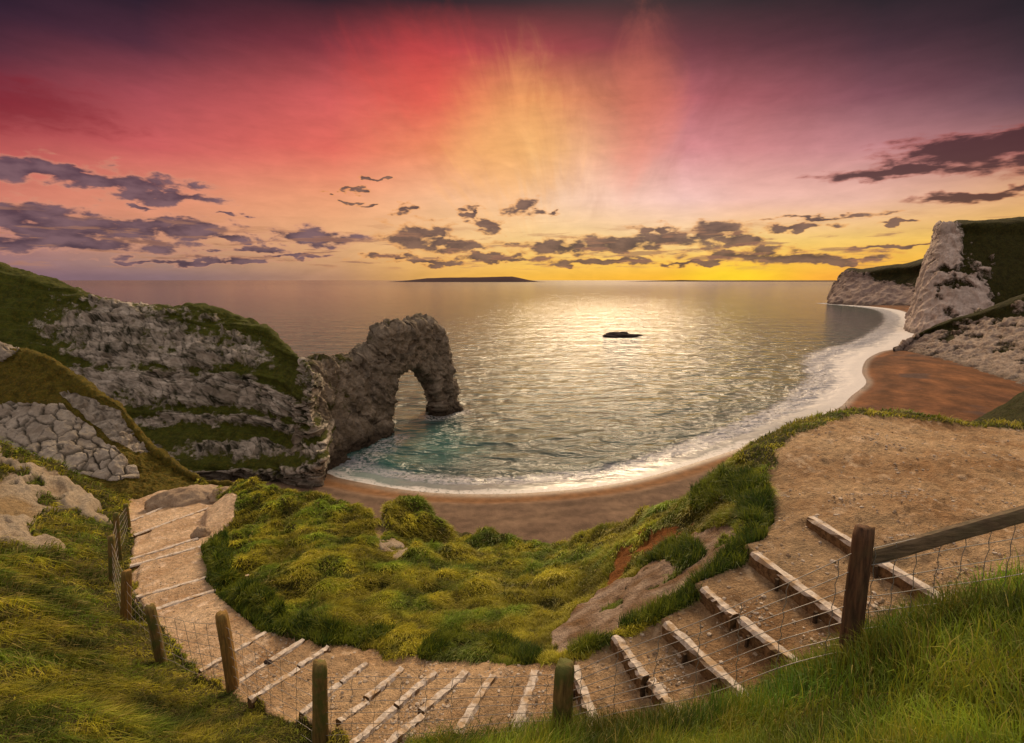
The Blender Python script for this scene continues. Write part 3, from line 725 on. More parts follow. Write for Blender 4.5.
for i in range(8):
    rad = [.004, .004, .0035, .003, .003, .0026, .0024, .0026][i]
    netting(i, i + 1, .1, .86, [5, 5, 6, 6, 6, 7, 7, 7][i], [.5, .4, .35, .3, .3, .28, .28, .30][i], rad, .03)
netting(8, 9, .12, .86, 7, .15, .0026, .01)

# ------------------------------------------------------------------ lofted land
def catmull(P, n):
    m = len(P); t = np.linspace(0, m - 1, n); i = np.minimum(t.astype(int), m - 2); f = (t - i)
    f = f.reshape((-1,) + (1,) * (P.ndim - 1))
    g = lambda k: P[np.clip(k, 0, m - 1)]
    a, b, c, d = g(i - 1), g(i), g(i + 1), g(i + 2)
    return .5 * (2 * b + (c - a) * f + (2 * a - 5 * b + 4 * c - d) * f ** 2 + (3 * b - a - 3 * c + d) * f ** 3)
def loft(rows, nr, nc):
    """rows of (px, py, distance, greenness) control points -> fine grid of points and greenness"""
    P = np.array([[np.append(at(*q[:3]), q[3]) for q in r] for r in rows])
    P = catmull(P, nr); P = catmull(P.transpose(1, 0, 2), nc).transpose(1, 0, 2)
    return P[..., :3], P[..., 3]
def zt(px, py, z): return (z - EYE) / ray(px, py)[2]
def rock_mat(name, a, b, dk, green, scale=1., strata=(1, 1, 1), bumpd=.5, rot=(0, 0, 0)):
    m, n = mat(name); P = n.pos(); Q = n.mapv(P, strata, rot)
    g1 = n.noise(P, .25 * scale, 6, .65); g2 = n.noise(Q, 1.1 * scale, 6, .65)
    c = n.mix(n.mr(g1, .3, .7), a, b)
    c = n.mix(n.mr(g2, .42, .7, 0., .6), c, tuple(.5 * q for q in a))
    cr = n.attr('crack'); c = n.mix(cr, c, dk)
    fine = n.noise(P, 2.2 * scale, 5, .7)
    c = n.mix(n.mr(fine, .55, .8, 0., .5), c, tuple(.45 * q for q in b))
    wet = n.attr('wet'); c = n.mix(wet, c, (.045, .032, .022))
    v = n.mr(n.m('ADD', n.attr('veg'), n.m('MULTIPLY', n.m('SUBTRACT', n.noise(P, .8 * scale, 6, .7), .5), .9)), .36, .62)
    gc = n.mix(n.mr(n.noise(P, .5 * scale, 6, .7), .35, .65), tuple(.45 * q for q in green), green)
    gc = n.mix(n.mr(n.noise(P, 1.6 * scale, 5, .7), .45, .7, 0., .75), gc, (green[0] * 1.7, green[1] * 1.15, green[2]))
    gc = n.mix(n.mr(n.noise(P, 3. * scale, 4, .7), .35, .7, 0., .55), gc, tuple(.35 * q for q in green))
    c = n.mix(v, c, gc)
    h = n.m('ADD', n.m('ADD', g2, n.m('MULTIPLY', fine, .6)), n.m('MULTIPLY', v, n.m('MULTIPLY', fine, .8)))
    n.out(n.bsdf(c, .92, n.bump(h, .9, bumpd), .15)); return m
def close_skirt(P):
    """drop the last row far down so the sheet has no open foot"""
    return P
def veg_shape(P, veg, amp, sc):
    p = P.reshape(-1, 3); return (veg.ravel() + amp * fbm(p * sc, 5))

# --- limestone headland carrying the arch
cols_px = [-120, -60, 0, 50, 100, 150, 205, 255, 288, 312, 324, 320]
crest_y = [246, 256, 265, 279, 297, 306, 307, 322, 347, 362, 372, 376]
base_y  = [486, 486, 487, 488, 488, 487, 484, 482, 480, 476, 466, 440]
ct = [152, 150, 150, 150, 149, 148, 147, 145, 136, 126, 122, 140]
bt = [112, 112, 112, 113, 114, 115, 116, 116, 114, 112, 115, 132]
rows = []
def L(a, b, k): return a + (b - a) * k
vv = {  # greenness by height fraction (0 crest)
 -.25: [1]*12, 0.: [1, 1, 1, .8, .55, .5, .75, .85, .9, .6, .4, .3],
 .12: [1, 1, .9, .5, .2, .25, .5, .55, .95, .5, .3, .2], .28: [1, 1, .8, .3, .1, .15, .15, .3, .8, .35, .1, .1], .42: [1, 1, .7, .5, .35, .2, .35, .4, .25, .2, .1, .1],
 .55: [1, 1, .6, .6, .8, .4, .25, .2, .3, .2, .1, .1], .66: [1, .8, .6, .7, .9, .7, .55, .5, .3, .3, .1, .1], .78: [1, .8, .6, .7, .9, .85, .8, .75, .5, .35, .1, 0], .9: [.6, .6, .6, .6, .6, .3, .2, .1, .1, .1, 0, 0], 1.: [.3, .3, .3, .3, .2, .1, .0, 0, 0, 0, 0, 0]}
bulge = {-.25: 0, 0.: 0, .12: -1, .28: -2.5, .42: 0, .55: 1., .66: 2.0, .78: 0., .9: -3, 1.: 0}
for k, vg in vv.items():
    r = []
    for i, px in enumerate(cols_px):
        if i >= 9: px = (300, 309, 312, 311)[i - 9] + (15, 17, 19, 18)[i - 9] * max(k, 0) + 4 * math.sin(9 * k + 1)
        if k < 0:
            top = at(px, crest_y[i], ct[i]); r.append((px, crest_y[i] + 9, ct[i] + 22, vg[i]))
        else:
            py = L(crest_y[i], base_y[i], k); t = L(ct[i], bt[i], k ** .9) + bulge[k] * .9
            r.append((px, py, t, vg[i]))
    rows.append(r)
rows.append([(px, base_y[i] + 40, bt[i] - 1, 0) for i, px in enumerate(cols_px)])
P, vg = loft(rows, 340, 460)
Nn = normals(P); Nn *= np.sign((Nn * (-P + (0, 0, EYE))).sum(-1, keepdims=True) + 1e-9)
p = P.reshape(-1, 3); zz = p[:, 2]
# bedding dips to the left: bands follow that dip
bed = zz + .16 * p[:, 0] + 1.2 * fbm(p * .06, 3)
kf = np.repeat(np.clip((np.linspace(0, 11, P.shape[0]) - 1) / 9, 0, 1)[:, None], P.shape[1], 1)
uf = np.repeat(np.linspace(0, 11, P.shape[1])[None], P.shape[0], 0)     # column along the cliff
kk = kf + .05 * fbm(p * .035, 3).reshape(kf.shape) + .03 * (uf - 7) * .3
bands = .75 * np.exp(-((kk - .52) / .035) ** 2) + .9 * np.exp(-((kk - .66) / .05) ** 2) + .95 * np.exp(-((kk - .83) / .05) ** 2) * sstep(3.5, 5, uf) + .5 * np.exp(-((kk - .3) / .03) ** 2)
leftg = sstep(4.4, 2.2, uf) * (.34 + .25 * fbm(p * .07 + 2, 3).reshape(kf.shape))
vegf = np.minimum(vg.ravel(), .9) * np.where(kf.ravel() < .33, 1, .35) + (bands + leftg).ravel() * .75 + .30 * fbm(np.stack([p[:, 0] * .06, p[:, 1] * .06, bed * .35], 1), 4) + .06 + .28 * fbm(p * .25, 6) + .20 * fbm(p * .7, 4)
blk = np.stack([p[:, 0] * .15, p[:, 1] * .15, bed * .30], 1) + .35 * fbm(p * .16, 4)[:, None]
gap, CRr, fac = facets(blk * (1., 1., 1.25), .9)
gapb, CRb, facb = facets(np.stack([p[:, 0] * .55, p[:, 1] * .55, bed * 1.0], 1) + .3 * fbm(p * .3 + 4, 3)[:, None], .9)
rockm = 1 - sstep(.36, .6, vegf)
edge = 1 - sstep(.0, .07, gap); edgeb = (1 - sstep(.0, .07, gapb)) * sstep(-.3, .3, fbm(p * .1 + 5, 3))
lay = bed * .55 + .5 * fbm(p * .1, 3); lay = lay - np.floor(lay)
band = fbm(np.stack([0 * zz, p[:, 0] * .02, bed * .5], 1), 3)
endf = (1 - .6 * sstep(8.8, 10, uf)).ravel()
disp = rockm * endf * (-.35 * edge + 1.3 * fac - .15 * edgeb + .3 * facb + .7 * lay ** 2 + .4 * ridged(p * (.2, .2, .4), 5)) + 1.2 * band + .9 * fbm(p * .12, 4) + (1 - rockm) * .25 * fbm(p * .5, 3)
body = np.repeat(sstep(0, .06, np.linspace(0, 1, P.shape[0]))[:, None], P.shape[1], 1).ravel()
P2 = p + Nn.reshape(-1, 3) * (disp * (.35 + .65 * body))[:, None]
crack = np.clip(edge * .6 + edgeb * .4 + sstep(.25, .0, lay) * .35 + .30 * (CRr > .72) + .55 * sstep(.35, .05, np.abs(fbm(np.stack([p[:, 0] * .06, p[:, 1] * .06, bed * .9], 1), 3)) * 2.2) * .6 + .5 * sstep(.12, .0, np.abs(fbm(np.stack([(p[:, 0] + .8 * p[:, 2]) * .28, p[:, 1] * .05, bed * .06], 1), 3))) + .2 * (CRb > .7) + sstep(-.1, -.9, ridged(p * .3, 4)) * .3, 0, 1) * rockm
wet = sstep(4.5, 1.0, P2[:, 2] + 1.2 * fbm(p * .25, 3)) * .85
M_lime = rock_mat('limestone', (.60, .525, .445), (.31, .255, .20), (.026, .026, .012), (.080, .095, .012), 1., (1, 1, 2.5), .35)
o = mk('headland', P2, grid_faces(*P.shape[:2]), M_lime, attrs={'veg': vegf * 0 + np.clip(vegf, -.3, 1.3), 'crack': crack, 'wet': wet})
tag(o, 'limestone headland with grassy ledges and blocky pale rock faces above the cove on the left', 'headland', 'structure')

# --- the rock arch
def t_arch(px): return 131 + (px - 335) * .455
OUT = [(304,392),(309,366),(318,364),(330,366),(340,363),(350,363),(358,360),(365,354),(371,347),(377,340),(382,333),(388,330),(393,325),(397,327),(404,331),(410,325),(417,324),(424,322),(430,323),(435,329),(441,339),(445,353),(448,368),(451,380),(452,396),(453,412),(452,422),(436,424),(436,404),(434,391),(430,378),(422,369),(410,364),(398,369),(391,384),(388,400),(387,416),(386,438),(380,450),(364,461),(350,470),(336,482),(306,480),(302,440)]
def arch_mesh():
    pl = np.array([at(px, py, t_arch(px) + 17 * np.clip((476 - py) / 120, 0, 1) * sstep(405, 325, px)) for px, py in OUT])
    a, b = at(335, 400, t_arch(335)), at(450, 400, t_arch(450)); ax = (b - a); ax[2] = 0; ax /= np.linalg.norm(ax)
    nn = np.array([ax[1], -ax[0], 0])       # across the fin, towards the viewer
    if nn[1] > 0: nn = -nn
    nn = .45 * nn + .55 * np.array([.12, -.99, 0]); nn /= np.linalg.norm(nn)
    import bmesh
    bm = bmesh.new(); n = len(pl)
    D = 5.5
    v0 = [bm.verts.new(q + nn * 2.) for q in pl]; v1 = [bm.verts.new(q - nn * D) for q in pl]
    bm.faces.new(v0); bm.faces.new(v1[::-1])
    for i in range(n): bm.faces.new((v0[i], v1[i], v1[(i + 1) % n], v0[(i + 1) % n]))
    bmesh.ops.recalc_face_normals(bm, faces=bm.faces); bmesh.ops.triangulate(bm, faces=bm.faces)
    me = bpy.data.meshes.new('tmp'); bm.to_mesh(me); bm.free()
    o = bpy.data.objects.new('tmp', me); C.objects.link(o)
    md = o.modifiers.new('r', 'REMESH'); md.mode = 'VOXEL'; md.voxel_size = .26
    s = o.modifiers.new('s', 'SMOOTH'); s.iterations = 18; s.factor = .5
    dg = bpy.context.evaluated_depsgraph_get(); e = o.evaluated_get(dg); m2 = e.to_mesh()
    V = np.empty(len(m2.vertices) * 3, np.float32); m2.vertices.foreach_get('co', V); V = V.reshape(-1, 3).astype(float)
    Nv = np.empty(len(m2.vertices) * 3, np.float32); m2.vertices.foreach_get('normal', Nv); Nv = Nv.reshape(-1, 3)
    q4 = np.array([list(f.vertices) for f in m2.polygons if len(f.vertices) == 4]); t3 = np.array([list(f.vertices) for f in m2.polygons if len(f.vertices) == 3]).reshape(-1, 3)
    e.to_mesh_clear(); bpy.data.objects.remove(o); bpy.data.meshes.remove(me)
    return V, Nv, [q4, t3]
V, Nv, F = arch_mesh()
bed = V[:, 2] * .6 + .55 * V[:, 0] - .2 * V[:, 1]
gap, cr, fac = facets(np.stack([V[:, 0] * .22, V[:, 1] * .22, bed * .42], 1) + .3 * fbm(V * .2, 3)[:, None], .9)
gb, crb, fb_ = facets(np.stack([V[:, 0] * .6, V[:, 1] * .6, bed * 1.1], 1) + .3 * fbm(V * .5, 3)[:, None], .9)
edge = 1 - sstep(.0, .08, gap)
up = np.clip(Nv[:, 2], 0, 1)
Sb = np.stack([V[:, 0] * .35, V[:, 1] * .35, bed], 1)
d = 1.1 * fac + .5 * fb_ - .2 * edge + 1.0 * fbm(V * .14, 4) + .45 * ridged(Sb * .45, 5) + .45 * ridged(V * .35, 6) + .2 * ridged(V * 1.1, 3) + .7 * ridged(Sb * .17 + 3, 3) - .4
edge = np.clip(np.maximum(edge * .5, sstep(.1, -.8, ridged(Sb * .45, 5))) + .5 * sstep(.2, -.7, ridged(V * .35, 6)) + .3 * (cr > .7) + .2 * (crb > .7), 0, 1)
V2 = V + Nv * d[:, None]
vegf = -.12 + .45 * up + .38 * fbm(V * .2, 5) + .25 * sstep(375, 330, 512 + FPX * V[:, 0] / V[:, 1])
wet = sstep(5.0, 1.2, V2[:, 2] + 1.2 * fbm(V * .3, 3)) * .85
M_arch = rock_mat('arch_limestone', (.36, .30, .235), (.155, .12, .083), (.03, .022, .014), (.075, .08, .014), 1.2, (1, 1, 1.6), .5)
o = mk('rock_arch', V2, F, M_arch, attrs={'veg': vegf, 'crack': edge * .7, 'wet': wet})
tag(o, 'brown natural limestone arch standing in the sea at the tip of the headland', 'rock arch')

# --- nearer spur in front of the headland, with a bare slab
scx = [-140, -70, 0, 40, 75, 100, 120, 140, 162, 200, 250]
sy0 = [300, 322, 345, 353, 374, 394, 404, 433, 455, 479, 486]
sy1 = [500] * 11
rows = []
for k, dt in ((-.2, 8), (0., 0), (.15, -1), (.35, -3), (.55, -4), (.75, -6), (1., -8)):
    r = []
    for i, px in enumerate(scx):
        t0, t1 = L(78, 62, i / 10), L(56, 54, i / 10)
        if k < 0: r.append((px, sy0[i] + 14, t0 + 14, 1))
        else: r.append((px, L(sy0[i], sy1[i] + 10, k), L(t0, t1, k), 1))
    rows.append(r)
P, vg = loft(rows, 260, 300)
p = P.reshape(-1, 3)
def px_of(p):
    """azimuth-style coordinates of points on the spur, used to lay its bare rock out on the surface"""
    q = p - (0, 0, EYE); den = q[:, 1] * CP - q[:, 2] * SP
    return 512 + FPX * q[:, 0] / den, 371.5 - FPX * (q[:, 1] * SP + q[:, 2] * CP) / den
ux, uy = px_of(p); nx = 5 * fbm(p * .25, 3); ny = 5 * fbm(p * .25 + 8, 3)
slab = inpoly(ux + nx, uy + ny, [(-150,395),(0,407),(22,402),(68,411),(88,424),(100,437),(138,468),(137,483),(110,482),(66,472),(15,459),(0,453),(-150,440)])
scree = inpoly(ux + nx, uy + ny, [(58,394),(84,396),(116,405),(136,436),(152,456),(140,458),(110,438),(86,416)])
outc = inpoly(ux + nx, uy + ny, [(-150,290),(0,345),(20,350),(12,360),(0,362),(-150,350)])
vegf = np.where(slab | outc, -.12 + .5 * fbm(p * .22 + 6, 4), np.where(scree, .15, 1.1)) + .15 * fbm(p * .5, 3)
Nn = normals(P); Nn *= np.sign((Nn * (-P + (0, 0, EYE))).sum(-1, keepdims=True) + 1e-9); Nn = Nn.reshape(-1, 3)
gap, cr, fac = facets(np.stack([p[:, 0] * .5, p[:, 1] * .3, p[:, 2] * .8 + .2 * p[:, 0]], 1) + .2 * fbm(p * .25, 3)[:, None], .25)
gb, crb, fb_ = facets(p * 1.3 + .2 * fbm(p, 2)[:, None], .9)
edge = 1 - sstep(.0, 1., gap / (.05 + .12 * np.clip(.5 + fbm(p * .5 + 3, 3), 0, 1))); rockm = (slab | outc | scree).astype(float)
disp = np.where(slab | outc, .4 + .4 * fac - .4 * edge + .05 * fb_ + .15 * ridged(p * .7, 4), np.where(scree, .4 * fb_ + .2 * ridged(p * .8, 4), .28 * fbm(p * .7, 5) + .14 * ridged(p * 1.5, 4))) + .6 * fbm(p * .12, 3)
P2 = p + Nn * disp[:, None]
M_spur = rock_mat('spur_limestone', (.47, .41, .34), (.24, .195, .15), (.045, .038, .02), (.15, .125, .018), 2., (1, 1, 1), .2)
o = mk('spur', P2, grid_faces(*P.shape[:2]), M_spur, attrs={'veg': vegf, 'crack': np.where(slab | outc, edge * .85, scree * edge * .4), 'wet': 0 * edge})
tag(o, 'grassy spur with a cracked grey limestone slab, between the left bank and the headland', 'spur', 'structure')

# --- chalk cliffs on the right
M_chalk = rock_mat('chalk', (.66, .55, .49), (.44, .35, .30), (.12, .085, .065), (.046, .046, .010), .5, (1, 1, .45), 1.0)
def cliff(name, rows, nr, nc, label, cat, amp, sc, vamp, mat_, vsc=None):
    P, vg = loft(rows, nr, nc); p = P.reshape(-1, 3)
    Nn = normals(P); Nn *= np.sign((Nn * (-P + (0, 0, EYE))).sum(-1, keepdims=True) + 1e-9); Nn = Nn.reshape(-1, 3)
    F1, F2, cr = cells(p * sc * 2.2 + .3 * fbm(p * sc, 3)[:, None])
    rid = ridged(np.stack([p[:, 0], p[:, 1], p[:, 2] * .35], 1) * sc, 5)
    veg = vg.ravel() + .06 + vamp * fbm(np.stack([p[:, 0] + .6 * p[:, 2], p[:, 1], p[:, 2] * .5], 1) * (vsc or sc * 1.3), 5) + .22 * fbm(np.stack([p[:, 0], p[:, 1], p[:, 2] * .5], 1) * .22, 4)
    rm = 1 - sstep(.4, .6, veg)
    st_ = ridged(np.stack([p[:, 0] + .5 * p[:, 2], p[:, 1], p[:, 2] * .22], 1) * sc * 1.6, 5)
    d = amp * rm * (.45 * rid + .45 * st_ + .22 * (cr - .5)) + amp * .35 * (1 - rm) * fbm(p * sc, 4)
    crack = np.clip(sstep(.2, -.7, st_) * .7 + sstep(.3, -.4, rid) * .4 + (1 - sstep(.02, .1, F2 - F1)) * .12, 0, 1) * rm
    o = mk(name, p + Nn * d[:, None], grid_faces(*P.shape[:2]), mat_, attrs={'veg': veg, 'crack': crack, 'wet': sstep(4, .5, p[:, 2]) * .5})
    tag(o, label, cat, 'structure'); return o
near_px = [893, 905, 925, 950, 980, 1015, 1060, 1130]
near_base = [352, 351, 358, 366, 376, 389, 404, 425]
near_top = [356, 344, 331, 320, 311, 297, 280, 255]
tb = [zt(px, y, .8) for px, y in zip(near_px, near_base)]
tt = [335, 332, 330, 324, 315, 305, 300, 295]
rows = [[(px + 6, near_top[i] + 10, tt[i] + 60, 1) for i, px in enumerate(near_px)]]
for k, vs in ((0, [.4, .5, .7, .8, .9, .9, .9, 1]), (.2, [.1, .3, .45, .6, .42, .55, .7, .8]), (.4, [.0, .1, .3, .4, .2, .36, .4, .4]), (.6, [0, 0, .15, .12, .05, .2, .25, .3]), (.8, [0, 0, 0, 0, .05, .1, .2, .2]), (1., [0] * 8)):
    rows.append([(px, L(near_top[i], near_base[i], k), L(tt[i], tb[i], k ** 1.3), vs[i]) for i, px in enumerate(near_px)])
rows.append([(px, near_base[i] + 10, tb[i] - 4, 0) for i, px in enumerate(near_px)])
M_scree = rock_mat('chalk_scree', (.44, .355, .30), (.24, .18, .145), (.07, .05, .038), (.045, .046, .010), .7, (1, 1, .6), .9)
cliff('cliff', rows, 200, 260, 'low rough chalk cliff with scrubby green top behind the red beach at the right', 'cliff', 1.9, .14, .7, M_scree, .085)
big = [[(941,228,560,1),(946,228,540,1),(958,225,540,1),(975,224,540,1),(1024,221,540,1),(1120,214,540,1)],
       [(941,226,500,.3),(945,224,470,.5),(958,221,462,.9),(975,221,455,1),(1024,218,450,1),(1120,210,440,1)],
       [(937,237,500,0),(942,236,468,0),(958,236,455,0),(973,236,448,.9),(1024,236,440,1),(1120,232,430,1)],
       [(931,255,500,0),(937,255,466,.1),(958,255,448,.1),(974,255,442,.8),(1024,255,432,1),(1120,255,420,1)],
       [(924,275,498,0),(931,275,462,.15),(955,275,440,.35),(982,275,430,.6),(1024,275,424,1),(1120,280,410,1)],
       [(917,298,496,0),(925,298,458,.1),(950,298,434,.2),(984,295,424,.2),(1024,300,416,1),(1120,305,400,1)],
       [(909,324,490,0),(916,326,455,0),(940,328,428,.1),(975,326,416,.4),(1024,330,408,.8),(1120,330,390,1)],
       [(906,345,470,0),(912,352,440,0),(940,362,400,0),(975,365,390,.4),(1024,370,380,.8),(1120,370,370,1)]]
cliff('cliff', big, 240, 240, 'tall white chalk cliff with dark green hilltop rising behind the low chalk cliff', 'cliff', 3.6, .06, .5, M_chalk, .09)
fx_ = [838, 831, 845, 862, 885, 910, 940, 980]
fb_ = [302, 303, 304, 305, 306, 307, 309, 311]
ft_ = [300, 297, 271, 269, 266, 263, 254, 248]
tb = [zt(px, y, 1.) for px, y in zip(fx_, fb_)]
rows = [[(px + 3, ft_[i] + 3, 1180, 1) for i, px in enumerate(fx_)]]
for k, vs in ((0, [.2, .2, .7, .8, 1, 1, 1, 1]), (.3, [0, 0, 0, .1, .8, 1, 1, 1]), (.6, [0, 0, 0, 0, 0, .3, .9, 1]), (1, [0] * 8)):
    rows.append([(px, L(ft_[i], fb_[i], k), L(tb[i] + (90 if 0 < i else 160), tb[i] + (120 if i == 0 else 0), k), vs[i]) for i, px in enumerate(fx_)])
rows.append([(px, fb_[i] + 3, tb[i] - 4, 0) for i, px in enumerate(fx_)])
M_far = rock_mat('far_chalk', (.34, .26, .23), (.24, .175, .155), (.12, .085, .07), (.042, .040, .012), .12, (1, 1, .4), 3.)
cliff('headland', rows, 120, 180, 'distant chalk headland with a green back at the far end of the bay', 'headland', 5, .03, .2, M_far)
# grassy slope at the right edge beyond the clearing
rows = [[(940,440,60,1),(985,422,62,1),(1024,402,64,1),(1080,370,66,1),(1160,330,70,1)],[(938,434,48,1),(968,424,48,1),(1000,407,48,1),(1024,391,48,1),(1100,340,48,1)],
        [(938,440,40,1),(968,436,40,1),(1000,425,40,1),(1030,412,40,1),(1100,370,40,1)],[(938,450,30,1),(968,452,30,1),(1000,450,30,1),(1030,445,30,1),(1100,430,30,1)]]
M_slope = rock_mat('dark_turf', (.12, .10, .05), (.10, .08, .04), (.05, .04, .02), (.055, .062, .012), 3., (1, 1, 1), .2)
P, vg = loft(rows, 120, 160); p = P.reshape(-1, 3).copy(); p[:, 2] += .35 * fbm(p * .5, 5)
tag(mk('slope', p, grid_faces(120, 160), M_slope, attrs={'veg': vg.ravel() * 0 + 1.2, 'crack': 0 * p[:, 0], 'wet': 0 * p[:, 0]}), 'dark grassy slope past the dirt clearing at the right edge', 'slope', 'structure')

# ------------------------------------------------------------------ sea and beach
SHORE_PX = [(60,480),(160,477),(250,474),(318,472),(340,478),(370,484),(400,489),(440,493),(490,494),(540,492),(600,486),(650,476),(700,461),(745,446),(800,425),(838,408),(851,396),(866,383),(862,372),(866,360),(880,352),(897,348),(907,341),(915,332),(917,322),(909,314),(895,309.5),(870,306.5),(834,303.5)]
SH = np.array([atz(px, py, 0.)[:2] for px, py in SHORE_PX])
def smooth_line(P, n=200): return catmull(np.asarray(P), n)
SHs = smooth_line(SH)
SEA_POLY = np.concatenate([SHs, [(1100, 1650), (6.6e4, 1e5), (-9e4, 1e5), (-9e4, 100), (-60, 100)]])
def shore_d(x, y):
    """+ towards the land, - towards the open sea"""
    d = segdist(x, y, SHs); return np.where(inpoly(x, y, SEA_POLY), -d, d)
NB, MB = 420, 620
rb = np.exp(np.linspace(math.log(70), math.log(1400), NB)); ab = np.radians(np.linspace(-34, 52, MB))
R2, A2 = np.meshgrid(rb, ab, indexing='ij'); bx, by = (R2 * np.sin(A2)).ravel(), (R2 * np.cos(A2)).ravel()
bx += .0; sd = shore_d(bx, by)
q = np.stack([bx, by, 0 * bx], 1)
bz = np.where(sd > 0, np.minimum(.055 * sd + .9 * sstep(4, 9, sd) + .35 * sstep(14, 19, sd), 3.2), .09 * sd) + .12 * fbm(q * .15, 4) * sstep(1, 6, sd)
bz = np.maximum(bz, -8)
redness = sstep(20, 40, 512 + FPX * bx / by - 780)
near = mixc((.175, .115, .078), (.125, .080, .056), np.clip(.5 + .8 * fbm(q * .12, 4), 0, 1))
near = near * (1 + .16 * np.sin(sd * 1.1 + 2 * fbm(q * .08, 3)) * sstep(40, 4, sd))[:, None]
near = mixc(near, (.22, .105, .042), sstep(9, 3, sd) * .85)
red = mixc((.165, .068, .028), (.095, .040, .020), np.clip(.45 + .9 * fbm(q * (.05, .03, 1), 4), 0, 1))
red = red * (1 + .22 * np.sin(sd * .55 + 3 * fbm(q * .03, 3)) * sstep(60, 5, sd) + .45 * fbm(q * (.12, .06, 1), 4))[:, None]
red = mixc(red, (.065, .042, .040), sstep(.2, .6, fbm(q * .045 + 3, 4)) * .8 * sstep(6, 14, sd))
bc = near * (1 - redness[:, None]) + red * redness[:, None]
bc = bc * (1 + .35 * fbm(q * (.5, .5, 1), 4))[:, None]; bc = mixc(bc, bc * .6, sstep(3.5, .5, sd + 1.2 * fbm(q * .2, 3)))
def beach_mat():
    m, n = mat('shingle'); P = n.pos(); f = n.noise(P, 3., 6, .75); g = n.noise(P, .5, 5, .6)
    c = n.mix(1., n.attr('col', 'Color'), n.xyz(*[n.m('ADD', .4, n.m('ADD', n.m('MULTIPLY', f, .8), n.m('MULTIPLY', g, .4)))] * 3), 'MULTIPLY')
    n.out(n.bsdf(c, n.m('SUBTRACT', .9, n.m('MULTIPLY', n.attr('damp'), .55)), n.bump(n.m('ADD', f, g), .8, .15), n.m('ADD', .1, n.m('MULTIPLY', n.attr('damp'), .4)))); return m
fb_all = grid_faces(NB, MB)[:, ::-1]
keep = (sd[fb_all].max(1) > -60)
isred = (redness[fb_all].mean(1) > .5)
M_beach = beach_mat()
damp = sstep(4, 0, sd)
for msk, lab in ((keep & ~isred, 'grey brown shingle beach curving round the cove below the knoll'), (keep & isred, 'reddish sand beach under the chalk cliffs beyond the clearing')):
    u, inv = np.unique(fb_all[msk], return_inverse=True)
    tag(mk('beach', np.stack([bx, by, bz], 1)[u], inv.reshape(-1, 4), M_beach, cols={'col': bc[u]}, attrs={'damp': damp[u]}), lab, 'beach', 'structure')

NS, MS = 900, 620
rs = np.exp(np.concatenate([np.linspace(math.log(75), math.log(700), 700), np.linspace(math.log(700), math.log(90000), 201)[1:]])); NS = len(rs)
as_ = np.radians(np.linspace(-62, 62, MS))
R3, A3 = np.meshgrid(rs, as_, indexing='ij'); sx, sy = (R3 * np.sin(A3)).ravel(), (R3 * np.cos(A3)).ravel()
sd = shore_d(sx, sy); q = np.stack([sx, sy, 0 * sx], 1)
sr = R3.ravel()
